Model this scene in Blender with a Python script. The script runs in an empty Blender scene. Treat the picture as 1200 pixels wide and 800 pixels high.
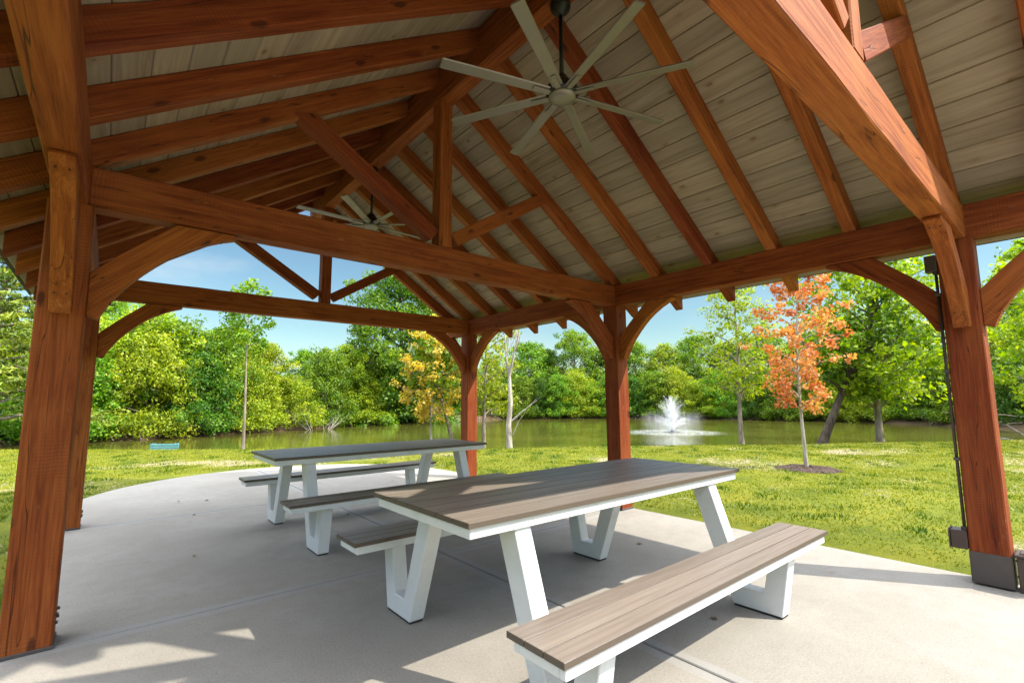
import bpy, bmesh, math, random
import numpy as np
from mathutils import Vector, Matrix, noise as mnoise

random.seed(7)
rng = np.random.default_rng(7)
scene = bpy.context.scene
COL = scene.collection
PI = math.pi

# ------------------------------------------------------------------ main dimensions
W = 4.82            # post centre to post centre across
BAY = 3.07          # bay length
LB = 2 * BAY
HT = 2.334          # underside of the plates and ties
BH = 0.243          # depth of plates and ties
BT = 0.137          # their thickness
PS = 0.196          # post section
K = W / 2
ZR = 4.138          # rafter underside on the ridge line
M = 2 / 3           # roof pitch
RD, RW = 0.145, 0.092
OVER = 0.58         # gable overhang
CAM = Vector((0.2332, -0.5336, 1.2288))
YAW, PITCH, ROLL = 0.69793, 0.118275, -0.007609

cF = Vector((math.sin(YAW), math.cos(YAW), 0))
cR = Vector((math.cos(YAW), -math.sin(YAW), 0))


def fr(R, F):
    """ground point at R to the side and F ahead of the viewpoint"""
    p = CAM + cF * F + cR * R
    return p.x, p.y


# ------------------------------------------------------------------ objects
def link(o, parent=None):
    COL.objects.link(o)
    if parent is not None:
        o.parent = parent
    return o


def tag(o, label=None, cat=None, group=None, kind=None):
    if label: o['label'] = label
    if cat: o['category'] = cat
    if group: o['group'] = group
    if kind: o['kind'] = kind
    return o


def thing(name, label, cat, loc=(0, 0, 0), rz=0.0, group=None):
    o = bpy.data.objects.new(name, None)
    o.empty_display_size = 0.2
    o.location = loc
    o.rotation_euler = (0, 0, rz)
    link(o)
    return tag(o, label, cat, group)


def copy_tree(o, parent=None):
    c = o.copy()
    link(c, parent)
    for ch in list(o.children):
        copy_tree(ch, c)
    return c


def mesh_np(name, V, F, mats, smooth=False, attrs=None):
    V = np.asarray(V, dtype=np.float32)
    me = bpy.data.meshes.new(name)
    if isinstance(F, np.ndarray):
        n, k = F.shape
        me.vertices.add(len(V)); me.vertices.foreach_set('co', V.ravel())
        me.loops.add(n * k); me.loops.foreach_set('vertex_index', F.ravel().astype(np.int32))
        me.polygons.add(n)
        me.polygons.foreach_set('loop_start', np.arange(0, n * k, k, dtype=np.int32))
        me.update(calc_edges=True)
    else:
        me.from_pydata([tuple(map(float, v)) for v in V], [], [tuple(int(i) for i in f) for f in F])
        me.update()
    for an, av in (attrs or {}).items():
        a = me.attributes.new(an, 'FLOAT', 'POINT')
        a.data.foreach_set('value', np.asarray(av, dtype=np.float32))
    for m in (mats if isinstance(mats, (list, tuple)) else [mats]):
        me.materials.append(m)
    if smooth:
        me.polygons.foreach_set('use_smooth', np.ones(len(me.polygons), dtype=bool))
    return me


def obj(name, me, parent=None, loc=None):
    o = bpy.data.objects.new(name, me)
    if loc is not None: o.location = loc
    return link(o, parent)


def bm_mesh(name, bm, mat, smooth=False):
    me = bpy.data.meshes.new(name)
    bm.normal_update()
    bm.to_mesh(me); bm.free()
    me.materials.append(mat)
    if smooth:
        me.polygons.foreach_set('use_smooth', np.ones(len(me.polygons), dtype=bool))
    return me


def add_box(bm, x0, x1, y0, y1, z0, z1, bevel=0.0, M4=None):
    vs = [bm.verts.new(p) for p in ((x0, y0, z0), (x1, y0, z0), (x1, y1, z0), (x0, y1, z0),
                                    (x0, y0, z1), (x1, y0, z1), (x1, y1, z1), (x0, y1, z1))]
    fs = [bm.faces.new([vs[i] for i in f]) for f in
          ((0, 3, 2, 1), (4, 5, 6, 7), (0, 1, 5, 4), (1, 2, 6, 5), (2, 3, 7, 6), (3, 0, 4, 7))]
    if bevel > 0:
        es = list({e for f in fs for e in f.edges})
        r = bmesh.ops.bevel(bm, geom=es, offset=bevel, segments=1, affect='EDGES', profile=0.5)
        vs = list({v for v in r['verts']} | {v for f in r['faces'] for v in f.verts} | {v for v in vs if v.is_valid})
    if M4 is not None:
        for v in vs:
            if v.is_valid: v.co = M4 @ v.co
    return vs


def add_prism(bm, poly, depth0, depth1, axis, bevel=0.0):
    """extrude a 2D polygon along an axis; the polygon's coordinates are the other two axes in order"""
    def mk(a, b, d):
        return {'x': (d, a, b), 'y': (a, d, b), 'z': (a, b, d)}[axis]
    A = [bm.verts.new(mk(a, b, depth0)) for a, b in poly]
    B = [bm.verts.new(mk(a, b, depth1)) for a, b in poly]
    n = len(poly)
    fs = [bm.faces.new(A), bm.faces.new(list(reversed(B)))]
    for i in range(n):
        j = (i + 1) % n
        fs.append(bm.faces.new((A[j], A[i], B[i], B[j])))
    bmesh.ops.recalc_face_normals(bm, faces=fs)
    if bevel > 0:
        es = [e for e in {e for f in fs for e in f.edges} if e.calc_face_angle(0) > 0.5]
        bmesh.ops.bevel(bm, geom=es, offset=bevel, segments=1, affect='EDGES', profile=0.5)


def add_cyl(bm, p0, p1, r0, r1=None, seg=12, cap=True):
    p0, p1 = Vector(p0), Vector(p1)
    r1 = r0 if r1 is None else r1
    d = (p1 - p0).normalized()
    a = d.orthogonal().normalized(); b = d.cross(a)
    A, B = [], []
    for i in range(seg):
        t = 2 * PI * i / seg
        u = a * math.cos(t) + b * math.sin(t)
        A.append(bm.verts.new(p0 + u * r0)); B.append(bm.verts.new(p1 + u * r1))
    for i in range(seg):
        j = (i + 1) % seg
        bm.faces.new((A[i], A[j], B[j], B[i]))
    if cap:
        bm.faces.new(list(reversed(A))); bm.faces.new(B)


def add_lathe(bm, prof, c=(0, 0, 0), seg=24):
    rings = []
    for r, z in prof:
        if r < 1e-5:
            rings.append([bm.verts.new((c[0], c[1], c[2] + z))])
        else:
            rings.append([bm.verts.new((c[0] + r * math.cos(2 * PI * i / seg), c[1] + r * math.sin(2 * PI * i / seg), c[2] + z)) for i in range(seg)])
    for A, B in zip(rings[:-1], rings[1:]):
        for i in range(seg):
            j = (i + 1) % seg
            if len(A) == 1 and len(B) == 1: continue
            if len(A) == 1: bm.faces.new((A[0], B[i], B[j]))
            elif len(B) == 1: bm.faces.new((A[i], A[j], B[0]))
            else: bm.faces.new((A[i], A[j], B[j], B[i]))
    bmesh.ops.recalc_face_normals(bm, faces=bm.faces[:])


# ------------------------------------------------------------------ materials
class NT:
    def __init__(s, name):
        s.m = bpy.data.materials.new(name); s.m.use_nodes = True
        s.t = s.m.node_tree; s.t.nodes.clear()
        s.out = s.n('ShaderNodeOutputMaterial')

    def n(s, typ, **kw):
        nd = s.t.nodes.new(typ)
        for k, v in kw.items(): setattr(nd, k, v)
        return nd

    def l(s, a, b): s.t.links.new(a, b)

    def val(s, sock, v):
        if hasattr(v, 'is_output') or isinstance(v, bpy.types.NodeSocket): s.l(v, sock)
        else: sock.default_value = v

    def math(s, op, a, b=0.0, clamp=False):
        nd = s.n('ShaderNodeMath', operation=op, use_clamp=clamp)
        s.val(nd.inputs[0], a); s.val(nd.inputs[1], b)
        return nd.outputs[0]

    def noise(s, vec, scale, detail=4, rough=0.55, dist=0.0):
        nd = s.n('ShaderNodeTexNoise')
        if vec is not None: s.l(vec, nd.inputs['Vector'])
        nd.inputs['Scale'].default_value = scale
        nd.inputs['Detail'].default_value = detail
        nd.inputs['Roughness'].default_value = rough
        nd.inputs['Distortion'].default_value = dist
        return nd.outputs['Fac']

    def mapr(s, v, a, b, c=0.0, d=1.0, smooth=True):
        nd = s.n('ShaderNodeMapRange')
        if smooth: nd.interpolation_type = 'SMOOTHSTEP'
        s.val(nd.inputs['Value'], v)
        for k, x in zip(('From Min', 'From Max', 'To Min', 'To Max'), (a, b, c, d)): nd.inputs[k].default_value = x
        return nd.outputs['Result']

    def mix(s, fac, a, b, blend='MIX'):
        nd = s.n('ShaderNodeMix', data_type='RGBA', blend_type=blend)
        s.val(nd.inputs[0], fac)
        for i, v in ((6, a), (7, b)):
            if isinstance(v, (tuple, list)): nd.inputs[i].default_value = (*v[:3], 1)
            else: s.l(v, nd.inputs[i])
        return nd.outputs[2]

    def ramp(s, fac, stops):
        nd = s.n('ShaderNodeValToRGB')
        el = nd.color_ramp.elements
        while len(el) < len(stops): el.new(0.5)
        for e, (p, c) in zip(el, stops): e.position = p; e.color = (*c, 1)
        s.val(nd.inputs[0], fac)
        return nd.outputs[0]

    def mapping(s, vec, scale, loc=None):
        nd = s.n('ShaderNodeMapping')
        s.l(vec, nd.inputs['Vector']); nd.inputs['Scale'].default_value = scale
        if loc is not None: s.val(nd.inputs['Location'], loc)
        return nd.outputs[0]

    def bump(s, h, strength, dist=0.01, normal=None):
        nd = s.n('ShaderNodeBump'); nd.inputs['Strength'].default_value = strength
        nd.inputs['Distance'].default_value = dist
        s.l(h, nd.inputs['Height'])
        if normal is not None: s.l(normal, nd.inputs['Normal'])
        return nd.outputs[0]

    def princ(s, col, rough=0.5, metal=0.0, spec=0.5, normal=None):
        nd = s.n('ShaderNodeBsdfPrincipled')
        if isinstance(col, (tuple, list)): nd.inputs['Base Color'].default_value = (*col[:3], 1)
        else: s.l(col, nd.inputs['Base Color'])
        s.val(nd.inputs['Roughness'], rough); s.val(nd.inputs['Metallic'], metal)
        nd.inputs['Specular IOR Level'].default_value = spec
        if normal is not None: s.l(normal, nd.inputs['Normal'])
        s.l(nd.outputs[0], s.out.inputs[0])
        return nd


def obj_coords(nt, spread=37.0):
    tc = nt.n('ShaderNodeTexCoord'); oi = nt.n('ShaderNodeObjectInfo')
    add = nt.n('ShaderNodeVectorMath', operation='ADD')
    sc = nt.n('ShaderNodeVectorMath', operation='SCALE')
    cmb = nt.n('ShaderNodeCombineXYZ')
    for i, k in enumerate((1.0, 3.7, 7.3)): nt.l(nt.math('MULTIPLY', oi.outputs['Random'], k), cmb.inputs[i])
    nt.l(cmb.outputs[0], sc.inputs[0]); sc.inputs['Scale'].default_value = spread
    nt.l(tc.outputs['Object'], add.inputs[0]); nt.l(sc.outputs[0], add.inputs[1])
    return add.outputs[0], oi.outputs['Random'], tc.outputs['Object']


def timber_mat():
    nt = NT('stained_timber')
    v, rnd, raw = obj_coords(nt)
    grain = nt.noise(nt.mapping(v, (1.6, 34, 34)), 1.0, 7, 0.68, 0.3)
    fine = nt.noise(nt.mapping(v, (5, 140, 140)), 1.0, 3, 0.6)
    broad = nt.noise(v, 1.7, 3, 0.5)
    c = nt.ramp(grain, [(0.32, (0.120, 0.026, 0.008)), (0.50, (0.245, 0.061, 0.0135)), (0.70, (0.345, 0.103, 0.023))])
    c = nt.mix(nt.mapr(broad, 0.42, 0.72, 0, 0.6), c, (0.32, 0.102, 0.023))
    c = nt.mix(nt.mapr(fine, 0.42, 0.70, 0, 0.45), c, (0.12, 0.028, 0.010))
    # weathered, paler scuffs where the stain has worn
    wear = nt.noise(nt.mapping(v, (3, 9, 9)), 1.6, 6, 0.7)
    c = nt.mix(nt.mapr(wear, 0.63, 0.76, 0, 0.42), c, (0.46, 0.24, 0.13))
    # knots
    vo = nt.n('ShaderNodeTexVoronoi'); nt.l(nt.mapping(v, (2.4, 6.5, 6.5)), vo.inputs['Vector']); vo.inputs['Scale'].default_value = 1.0
    wob = nt.noise(v, 26, 3)
    kd = nt.math('ADD', vo.outputs['Distance'], nt.math('MULTIPLY', wob, 0.10))
    kn = nt.mapr(kd, 0.12, 0.19, 1, 0)
    c = nt.mix(nt.math('MULTIPLY', kn, 0.8), c, (0.055, 0.016, 0.008))
    # drying checks along the grain
    ck = nt.noise(nt.mapping(v, (0.55, 16, 16)), 1.0, 2, 0.4)
    ckl = nt.mapr(nt.math('ABSOLUTE', nt.math('SUBTRACT', ck, 0.56)), 0.0, 0.007, 1, 0)
    c = nt.mix(nt.math('MULTIPLY', ckl, 0.75), c, (0.035, 0.010, 0.005))
    # each timber takes the stain a little differently
    hsv = nt.n('ShaderNodeHueSaturation'); nt.l(c, hsv.inputs['Color'])
    nt.l(nt.mapr(rnd, 0, 1, 0.78, 1.25, False), hsv.inputs['Value'])
    nt.l(nt.mapr(rnd, 0, 1, 0.491, 0.506, False), hsv.inputs['Hue'])
    # saw marks across the grain
    wv = nt.n('ShaderNodeTexWave', wave_type='BANDS', bands_direction='X'); nt.l(v, wv.inputs['Vector'])
    wv.inputs['Scale'].default_value = 17; wv.inputs['Distortion'].default_value = 4.5
    wv.inputs['Detail'].default_value = 2; wv.inputs['Detail Scale'].default_value = 0.6
    sawm = nt.math('MULTIPLY', wv.outputs['Fac'], nt.mapr(nt.noise(v, 2.3, 2), 0.4, 0.65, 0.1, 1.0))
    c2 = nt.mix(nt.math('MULTIPLY', sawm, 0.26), hsv.outputs[0], (0.10, 0.025, 0.010))
    h = nt.math('ADD', nt.math('MULTIPLY', sawm, 0.5), nt.math('ADD', grain, nt.math('MULTIPLY', fine, 0.5)))
    h = nt.math('SUBTRACT', h, nt.math('MULTIPLY', ckl, 2.2))
    nt.princ(c2, nt.mapr(grain, 0.3, 0.7, 0.72, 0.58), 0, 0.14, nt.bump(h, 0.5, 0.004))
    return nt.m


def board_mat():
    nt = NT('ceiling_boards')
    tc = nt.n('ShaderNodeTexCoord'); at = nt.n('ShaderNodeAttribute'); at.attribute_name = 'tone'
    cmb = nt.n('ShaderNodeCombineXYZ')
    for i, k in enumerate((31.0, 17.0, 53.0)): nt.l(nt.math('MULTIPLY', at.outputs['Fac'], k), cmb.inputs[i])
    add = nt.n('ShaderNodeVectorMath', operation='ADD'); nt.l(tc.outputs['Object'], add.inputs[0]); nt.l(cmb.outputs[0], add.inputs[1])
    v = add.outputs[0]
    grain = nt.noise(nt.mapping(v, (26, 1.2, 26)), 1.0, 5, 0.6, 0.8)
    c = nt.ramp(grain, [(0.30, (0.235, 0.175, 0.122)), (0.52, (0.32, 0.248, 0.180)), (0.74, (0.385, 0.305, 0.228))])
    c = nt.mix(nt.mapr(nt.noise(v, 1.4, 4), 0.45, 0.7, 0, 0.5), c, (0.275, 0.225, 0.175))
    vo = nt.n('ShaderNodeTexVoronoi'); nt.l(nt.mapping(v, (7.5, 4.2, 7.5)), vo.inputs['Vector']); vo.inputs['Scale'].default_value = 1.0
    kd = nt.math('ADD', vo.outputs['Distance'], nt.math('MULTIPLY', nt.noise(v, 30, 3), 0.12))
    c = nt.mix(nt.math('MULTIPLY', nt.mapr(kd, 0.13, 0.19, 1, 0), 0.7), c, (0.10, 0.055, 0.025))
    c = nt.mix(nt.mapr(kd, 0.17, 0.34, 0.35, 0), c, (0.22, 0.14, 0.07))
    hsv = nt.n('ShaderNodeHueSaturation'); nt.l(c, hsv.inputs['Color'])
    nt.l(nt.mapr(at.outputs['Fac'], 0, 1, 0.82, 1.14, False), hsv.inputs['Value'])
    nt.princ(hsv.outputs[0], 0.68, 0, 0.3, nt.bump(grain, 0.25, 0.003))
    return nt.m


def concrete_mat():
    nt = NT('broomed_concrete')
    tc = nt.n('ShaderNodeTexCoord'); v = tc.outputs['Object']
    sx = nt.n('ShaderNodeSeparateXYZ'); nt.l(v, sx.inputs[0])
    big = nt.noise(v, 0.8, 5, 0.6, 0.3); mid = nt.noise(v, 7, 5, 0.65); fine = nt.noise(v, 105, 4, 0.75)
    c = nt.ramp(big, [(0.3, (0.240, 0.220, 0.187)), (0.55, (0.295, 0.274, 0.238)), (0.78, (0.343, 0.321, 0.283))])
    c = nt.mix(nt.mapr(mid, 0.4, 0.72, 0, 0.55), c, (0.235, 0.215, 0.185))
    c = nt.mix(nt.mapr(nt.noise(v, 38, 4, 0.7), 0.5, 0.7, 0, 0.35), c, (0.20, 0.182, 0.155))
    c = nt.mix(nt.mapr(fine, 0.50, 0.63, 0, 0.48), c, (0.17, 0.155, 0.135))
    c = nt.mix(nt.mapr(fine, 0.36, 0.46, 0.3, 0), c, (0.44, 0.41, 0.36))
    # the smooth trowelled band each side of every joint
    def near(axis_out, centre, half):
        d = nt.math('ABSOLUTE', nt.math('SUBTRACT', axis_out, centre))
        return nt.mapr(d, half - 0.012, half + 0.004, 1, 0)
    band = near(sx.outputs[0], K + 0.005, 0.075)
    for yy in (2.985, 6.075):
        band = nt.math('MAXIMUM', band, near(sx.outputs[1], yy, 0.075))
    c = nt.mix(nt.math('MULTIPLY', band, 0.55), c, (0.285, 0.280, 0.270))
    # brown leaf stains and dark flecks
    vo = nt.n('ShaderNodeTexVoronoi'); nt.l(v, vo.inputs['Vector']); vo.inputs['Scale'].default_value = 1.35
    kd = nt.math('ADD', vo.outputs['Distance'], nt.math('MULTIPLY', nt.noise(v, 22, 4), 0.13))
    c = nt.mix(nt.mapr(kd, 0.085, 0.125, 0.5, 0), c, (0.20, 0.14, 0.075))
    vo2 = nt.n('ShaderNodeTexVoronoi'); nt.l(v, vo2.inputs['Vector']); vo2.inputs['Scale'].default_value = 7
    c = nt.mix(nt.mapr(vo2.outputs['Distance'], 0.018, 0.035, 0.4, 0), c, (0.09, 0.075, 0.06))
    # drag streaks of the broom
    broom = nt.noise(nt.mapping(v, (0.9, 90, 1)), 1.0, 3, 0.6)
    rough_amt = nt.math('SUBTRACT', 1.0, nt.math('MULTIPLY', band, 0.8))
    h = nt.math('MULTIPLY', nt.math('ADD', fine, nt.math('MULTIPLY', broom, 0.8)), rough_amt)
    nt.princ(c, 0.82, 0, 0.25, nt.bump(h, 0.35, 0.004))
    return nt.m


def deckplank_mat():
    nt = NT('grey_brown_planks')
    v, rnd, raw = obj_coords(nt)
    at = nt.n('ShaderNodeAttribute'); at.attribute_name = 'tone'
    g = nt.noise(nt.mapping(v, (2.2, 60, 60)), 1.0, 5, 0.65)
    c = nt.ramp(g, [(0.3, (0.165, 0.130, 0.105)), (0.55, (0.225, 0.183, 0.150)), (0.8, (0.275, 0.23, 0.19))])
    c = nt.mix(nt.mapr(nt.noise(v, 5, 4), 0.5, 0.75, 0, 0.4), c, (0.19, 0.165, 0.148))
    hsv = nt.n('ShaderNodeHueSaturation'); nt.l(c, hsv.inputs['Color'])
    nt.l(nt.mapr(at.outputs['Fac'], 0, 1, 0.86, 1.12, False), hsv.inputs['Value'])
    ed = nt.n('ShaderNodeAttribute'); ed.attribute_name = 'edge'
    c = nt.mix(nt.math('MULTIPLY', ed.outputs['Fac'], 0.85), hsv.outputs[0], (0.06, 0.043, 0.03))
    nt.princ(c, nt.mapr(g, 0.3, 0.7, 0.50, 0.36), 0, 0.45, nt.bump(g, 0.25, 0.002))
    return nt.m


def paint_mat(name, col, rough=0.4, dirt=(0.3, 0.28, 0.24), amt=0.25, metal=0.0, spec=0.5):
    nt = NT(name)
    v, rnd, raw = obj_coords(nt)
    n1 = nt.noise(v, 6, 5, 0.65); n2 = nt.noise(v, 45, 3, 0.6)
    c = nt.mix(nt.mapr(n1, 0.5, 0.78, 0, amt), col, dirt)
    c = nt.mix(nt.mapr(n2, 0.62, 0.72, 0, amt * 0.8), c, dirt)
    nt.princ(c, nt.mapr(n1, 0.3, 0.7, rough - 0.06, rough + 0.1), metal, spec, nt.bump(n2, 0.05, 0.002))
    return nt.m


def leaf_mat(name, stops, transl=0.42):
    nt = NT(name)
    at = nt.n('ShaderNodeAttribute'); at.attribute_name = 'tone'
    oi = nt.n('ShaderNodeObjectInfo')
    c = nt.ramp(at.outputs['Fac'], stops)
    hsv = nt.n('ShaderNodeHueSaturation'); nt.l(c, hsv.inputs['Color'])
    nt.l(nt.mapr(oi.outputs['Random'], 0, 1, 0.85, 1.2, False), hsv.inputs['Value'])
    nt.l(nt.mapr(oi.outputs['Random'], 0, 1, 0.488, 0.514, False), hsv.inputs['Hue'])
    p = nt.n('ShaderNodeBsdfPrincipled'); nt.l(hsv.outputs[0], p.inputs['Base Color'])
    p.inputs['Roughness'].default_value = 0.5; p.inputs['Specular IOR Level'].default_value = 0.3
    tr = nt.n('ShaderNodeBsdfTranslucent')
    t2 = nt.n('ShaderNodeHueSaturation'); t2.inputs['Saturation'].default_value = 1.1; t2.inputs['Value'].default_value = 1.25
    nt.l(hsv.outputs[0], t2.inputs['Color']); nt.l(t2.outputs[0], tr.inputs['Color'])
    ms = nt.n('ShaderNodeMixShader'); ms.inputs[0].default_value = transl
    nt.l(p.outputs[0], ms.inputs[1]); nt.l(tr.outputs[0], ms.inputs[2]); nt.l(ms.outputs[0], nt.out.inputs[0])
    return nt.m


def bark_mat(name, a, b, scale=9):
    nt = NT(name)
    tc = nt.n('ShaderNodeTexCoord'); v = tc.outputs['Object']
    n1 = nt.noise(nt.mapping(v, (scale, scale, scale * 0.22)), 1.0, 6, 0.7, 0.5)
    c = nt.mix(nt.mapr(n1, 0.35, 0.65), a, b)
    nt.princ(c, 0.85, 0, 0.2, nt.bump(n1, 0.6, 0.02))
    return nt.m


def ground_mat():
    nt = NT('lawn_soil')
    tc = nt.n('ShaderNodeTexCoord'); v = tc.outputs['Object']
    bare = nt.n('ShaderNodeAttribute'); bare.attribute_name = 'bare'
    bank = nt.n('ShaderNodeAttribute'); bank.attribute_name = 'bank'
    n1 = nt.noise(v, 1.3, 5, 0.6); n2 = nt.noise(v, 14, 5, 0.7); n3 = nt.noise(v, 90, 3, 0.7)
    g = nt.ramp(n1, [(0.3, (0.065, 0.092, 0.006)), (0.5, (0.130, 0.145, 0.008)), (0.72, (0.19, 0.18, 0.014))])
    g = nt.mix(nt.mapr(n2, 0.4, 0.7, 0, 0.6), g, (0.06, 0.10, 0.010))
    g = nt.mix(nt.mapr(n3, 0.55, 0.72, 0, 0.5), g, (0.24, 0.22, 0.04))
    sand = nt.mix(n2, (0.23, 0.19, 0.115), (0.34, 0.285, 0.19))
    sand = nt.mix(nt.mapr(n3, 0.5, 0.7, 0, 0.4), sand, (0.22, 0.17, 0.10))
    bm_ = nt.mapr(nt.math('ADD', bare.outputs['Fac'], nt.math('MULTIPLY', nt.math('SUBTRACT', n2, 0.5), 1.1)), 0.48, 0.62)
    c = nt.mix(bm_, g, sand)
    mud = nt.mix(n2, (0.045, 0.030, 0.018), (0.13, 0.085, 0.05))
    c = nt.mix(bank.outputs['Fac'], c, mud)
    nt.princ(c, 0.9, 0, 0.15, nt.bump(nt.math('ADD', n2, n3), 0.7, 0.03))
    return nt.m


def water_mat():
    nt = NT('pond_water')
    tc = nt.n('ShaderNodeTexCoord'); v = tc.outputs['Object']
    r1 = nt.noise(nt.mapping(v, (1.6, 1.6, 1)), 1.6, 4, 0.55, 0.6)
    r2 = nt.noise(v, 0.35, 3, 0.5)
    h = nt.math('MULTIPLY', r1, nt.mapr(r2, 0.3, 0.7, 0.25, 1.0))
    c = nt.mix(nt.mapr(r2, 0.35, 0.65), (0.060, 0.062, 0.010), (0.085, 0.085, 0.016))
    nt.princ(c, 0.06, 0, 0.5, nt.bump(h, 0.30, 0.035))
    return nt.m


def spray_mat(name, alpha, noisy=False):
    nt = NT(name)
    d = nt.n('ShaderNodeBsdfPrincipled'); d.inputs['Base Color'].default_value = (0.86, 0.9, 0.92, 1); d.inputs['Roughness'].default_value = 0.5
    tl = nt.n('ShaderNodeBsdfTranslucent'); tl.inputs['Color'].default_value = (0.9, 0.93, 0.95, 1)
    m1 = nt.n('ShaderNodeMixShader'); m1.inputs[0].default_value = 0.5
    nt.l(d.outputs[0], m1.inputs[1]); nt.l(tl.outputs[0], m1.inputs[2])
    tp = nt.n('ShaderNodeBsdfTransparent')
    m2 = nt.n('ShaderNodeMixShader')
    if noisy:
        tc = nt.n('ShaderNodeTexCoord'); v = tc.outputs['Object']
        sx = nt.n('ShaderNodeVectorMath', operation='LENGTH'); nt.l(v, sx.inputs[0])
        f = nt.mapr(nt.noise(v, 5, 5, 0.7), 0.34, 0.66, 0, alpha)
        f = nt.math('MULTIPLY', f, nt.mapr(nt.math('ADD', sx.outputs['Value'], nt.math('MULTIPLY', nt.noise(v, 1.2, 3), 1.4)), 2.2, 3.5, 1, 0))
        nt.l(f, m2.inputs[0])
    else:
        m2.inputs[0].default_value = alpha
    nt.l(tp.outputs[0], m2.inputs[1]); nt.l(m1.outputs[0], m2.inputs[2]); nt.l(m2.outputs[0], nt.out.inputs[0])
    return nt.m


TIMBER = timber_mat(); BOARDS = board_mat(); CONC = concrete_mat(); PLANK = deckplank_mat()
WHITE = paint_mat('white_powder_coat', (0.62, 0.63, 0.635), 0.38, (0.42, 0.40, 0.36), 0.35)
RUBBER = paint_mat('black_foot_pad', (0.02, 0.02, 0.02), 0.7, (0.05, 0.05, 0.05))
STEEL = paint_mat('dark_steel_plate', (0.075, 0.062, 0.060), 0.5, (0.13, 0.10, 0.09), 0.5, 0.3)
BLADE = paint_mat('champagne_fan_blade', (0.25, 0.222, 0.185), 0.45, (0.24, 0.235, 0.2), 0.4, 0.55)
BLACK = paint_mat('black_fan_housing', (0.015, 0.015, 0.016), 0.35, (0.04, 0.04, 0.04), 0.3, 0.3)
BROWNBOX = paint_mat('brown_enclosure', (0.055, 0.033, 0.028), 0.5, (0.09, 0.06, 0.05), 0.4)
ROOF = paint_mat('dark_shingles', (0.06, 0.055, 0.05), 0.85, (0.1, 0.09, 0.08), 0.5)
PLUG = paint_mat('dark_wood_plug', (0.05, 0.02, 0.012), 0.7, (0.02, 0.01, 0.01))
TEAL = paint_mat('teal_paint', (0.09, 0.27, 0.28), 0.55, (0.25, 0.4, 0.4), 0.5)
GROUND = ground_mat(); WATER = water_mat()
BARK = bark_mat('grey_bark', (0.12, 0.095, 0.072), (0.27, 0.23, 0.18))
BARKD = bark_mat('dark_bark', (0.035, 0.026, 0.02), (0.10, 0.075, 0.055))
BARKP = bark_mat('pale_bark', (0.20, 0.17, 0.14), (0.46, 0.42, 0.37), 6)
MULCH = bark_mat('bark_mulch', (0.026, 0.018, 0.014), (0.085, 0.055, 0.04), 40)
L_GREEN = leaf_mat('green_leaf', [(0.0, (0.040, 0.110, 0.007)), (0.5, (0.130, 0.250, 0.014)), (1.0, (0.27, 0.36, 0.024))])
L_YGREEN = leaf_mat('yellow_green_leaf', [(0.0, (0.095, 0.160, 0.007)), (0.5, (0.25, 0.335, 0.016)), (1.0, (0.43, 0.45, 0.03))])
L_DARK = leaf_mat('dark_green_leaf', [(0.0, (0.022, 0.072, 0.008)), (0.6, (0.075, 0.160, 0.015)), (1.0, (0.19, 0.27, 0.025))])
L_RED = leaf_mat('orange_red_leaf', [(0.0, (0.40, 0.085, 0.045)), (0.45, (0.50, 0.175, 0.065)), (1.0, (0.56, 0.32, 0.10))], 0.4)
L_GOLD = leaf_mat('golden_leaf', [(0.0, (0.26, 0.24, 0.03)), (0.5, (0.48, 0.30, 0.05)), (1.0, (0.55, 0.38, 0.07))], 0.4)
L_PINE = leaf_mat('pine_needles', [(0.0, (0.06, 0.12, 0.016)), (0.6, (0.18, 0.27, 0.025)), (1.0, (0.32, 0.38, 0.04))], 0.2)
L_LIME = leaf_mat('light_green_leaf', [(0.0, (0.10, 0.18, 0.010)), (0.5, (0.26, 0.38, 0.020)), (1.0, (0.44, 0.50, 0.04))], 0.5)
L_MID = leaf_mat('mid_green_leaf', [(0.0, (0.030, 0.090, 0.008)), (0.5, (0.095, 0.195, 0.014)), (1.0, (0.23, 0.32, 0.025))])
GRASSM = leaf_mat('grass_blade', [(0.0, (0.040, 0.092, 0.005)), (0.45, (0.140, 0.172, 0.006)), (1.0, (0.255, 0.235, 0.014))], 0.3)
DRYLEAF = paint_mat('dry_leaf', (0.15, 0.085, 0.03), 0.7, (0.28, 0.17, 0.06), 0.8)
SPRAY = spray_mat('water_spray', 0.16); DROP = spray_mat('water_drop', 0.42); FOAM = spray_mat('water_foam', 0.32, True)


# ------------------------------------------------------------------ pond and terrain
POND = [(-24, 16.6), (-18, 15.7), (-10, 15.0), (0, 14.7), (8, 15.2), (15, 16.0), (22, 17.4), (25.5, 21), (25, 27),
        (24.5, 33), (20, 38.5), (14.6, 42), (7, 44.5), (0, 45), (-5, 41.5), (-9.4, 37), (-12.5, 31.5), (-14.5, 27), (-17.0, 22.6), (-20.5, 20.0)]
PX = np.array([fr(*p) for p in POND])


def pond_sd(X, Y):
    """signed distance to the shore, negative over the water"""
    P = np.stack([X.ravel(), Y.ravel()], 1)
    best = np.full(len(P), 1e9); inside = np.zeros(len(P), bool)
    n = len(PX)
    for i in range(n):
        a, b = PX[i], PX[(i + 1) % n]
        ab = b - a
        t = np.clip(((P - a) @ ab) / (ab @ ab), 0, 1)
        best = np.minimum(best, np.hypot(*(P - a - t[:, None] * ab).T))
        cond = (a[1] > P[:, 1]) != (b[1] > P[:, 1])
        xi = a[0] + (P[:, 1] - a[1]) / (b[1] - a[1] + 1e-12) * ab[0]
        inside ^= cond & (P[:, 0] < xi)
    return np.where(inside, -best, best).reshape(X.shape)


def FRof(X, Y):
    dx, dy = X - CAM.x, Y - CAM.y
    return dx * cR.x + dy * cR.y, dx * cF.x + dy * cF.y


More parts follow.
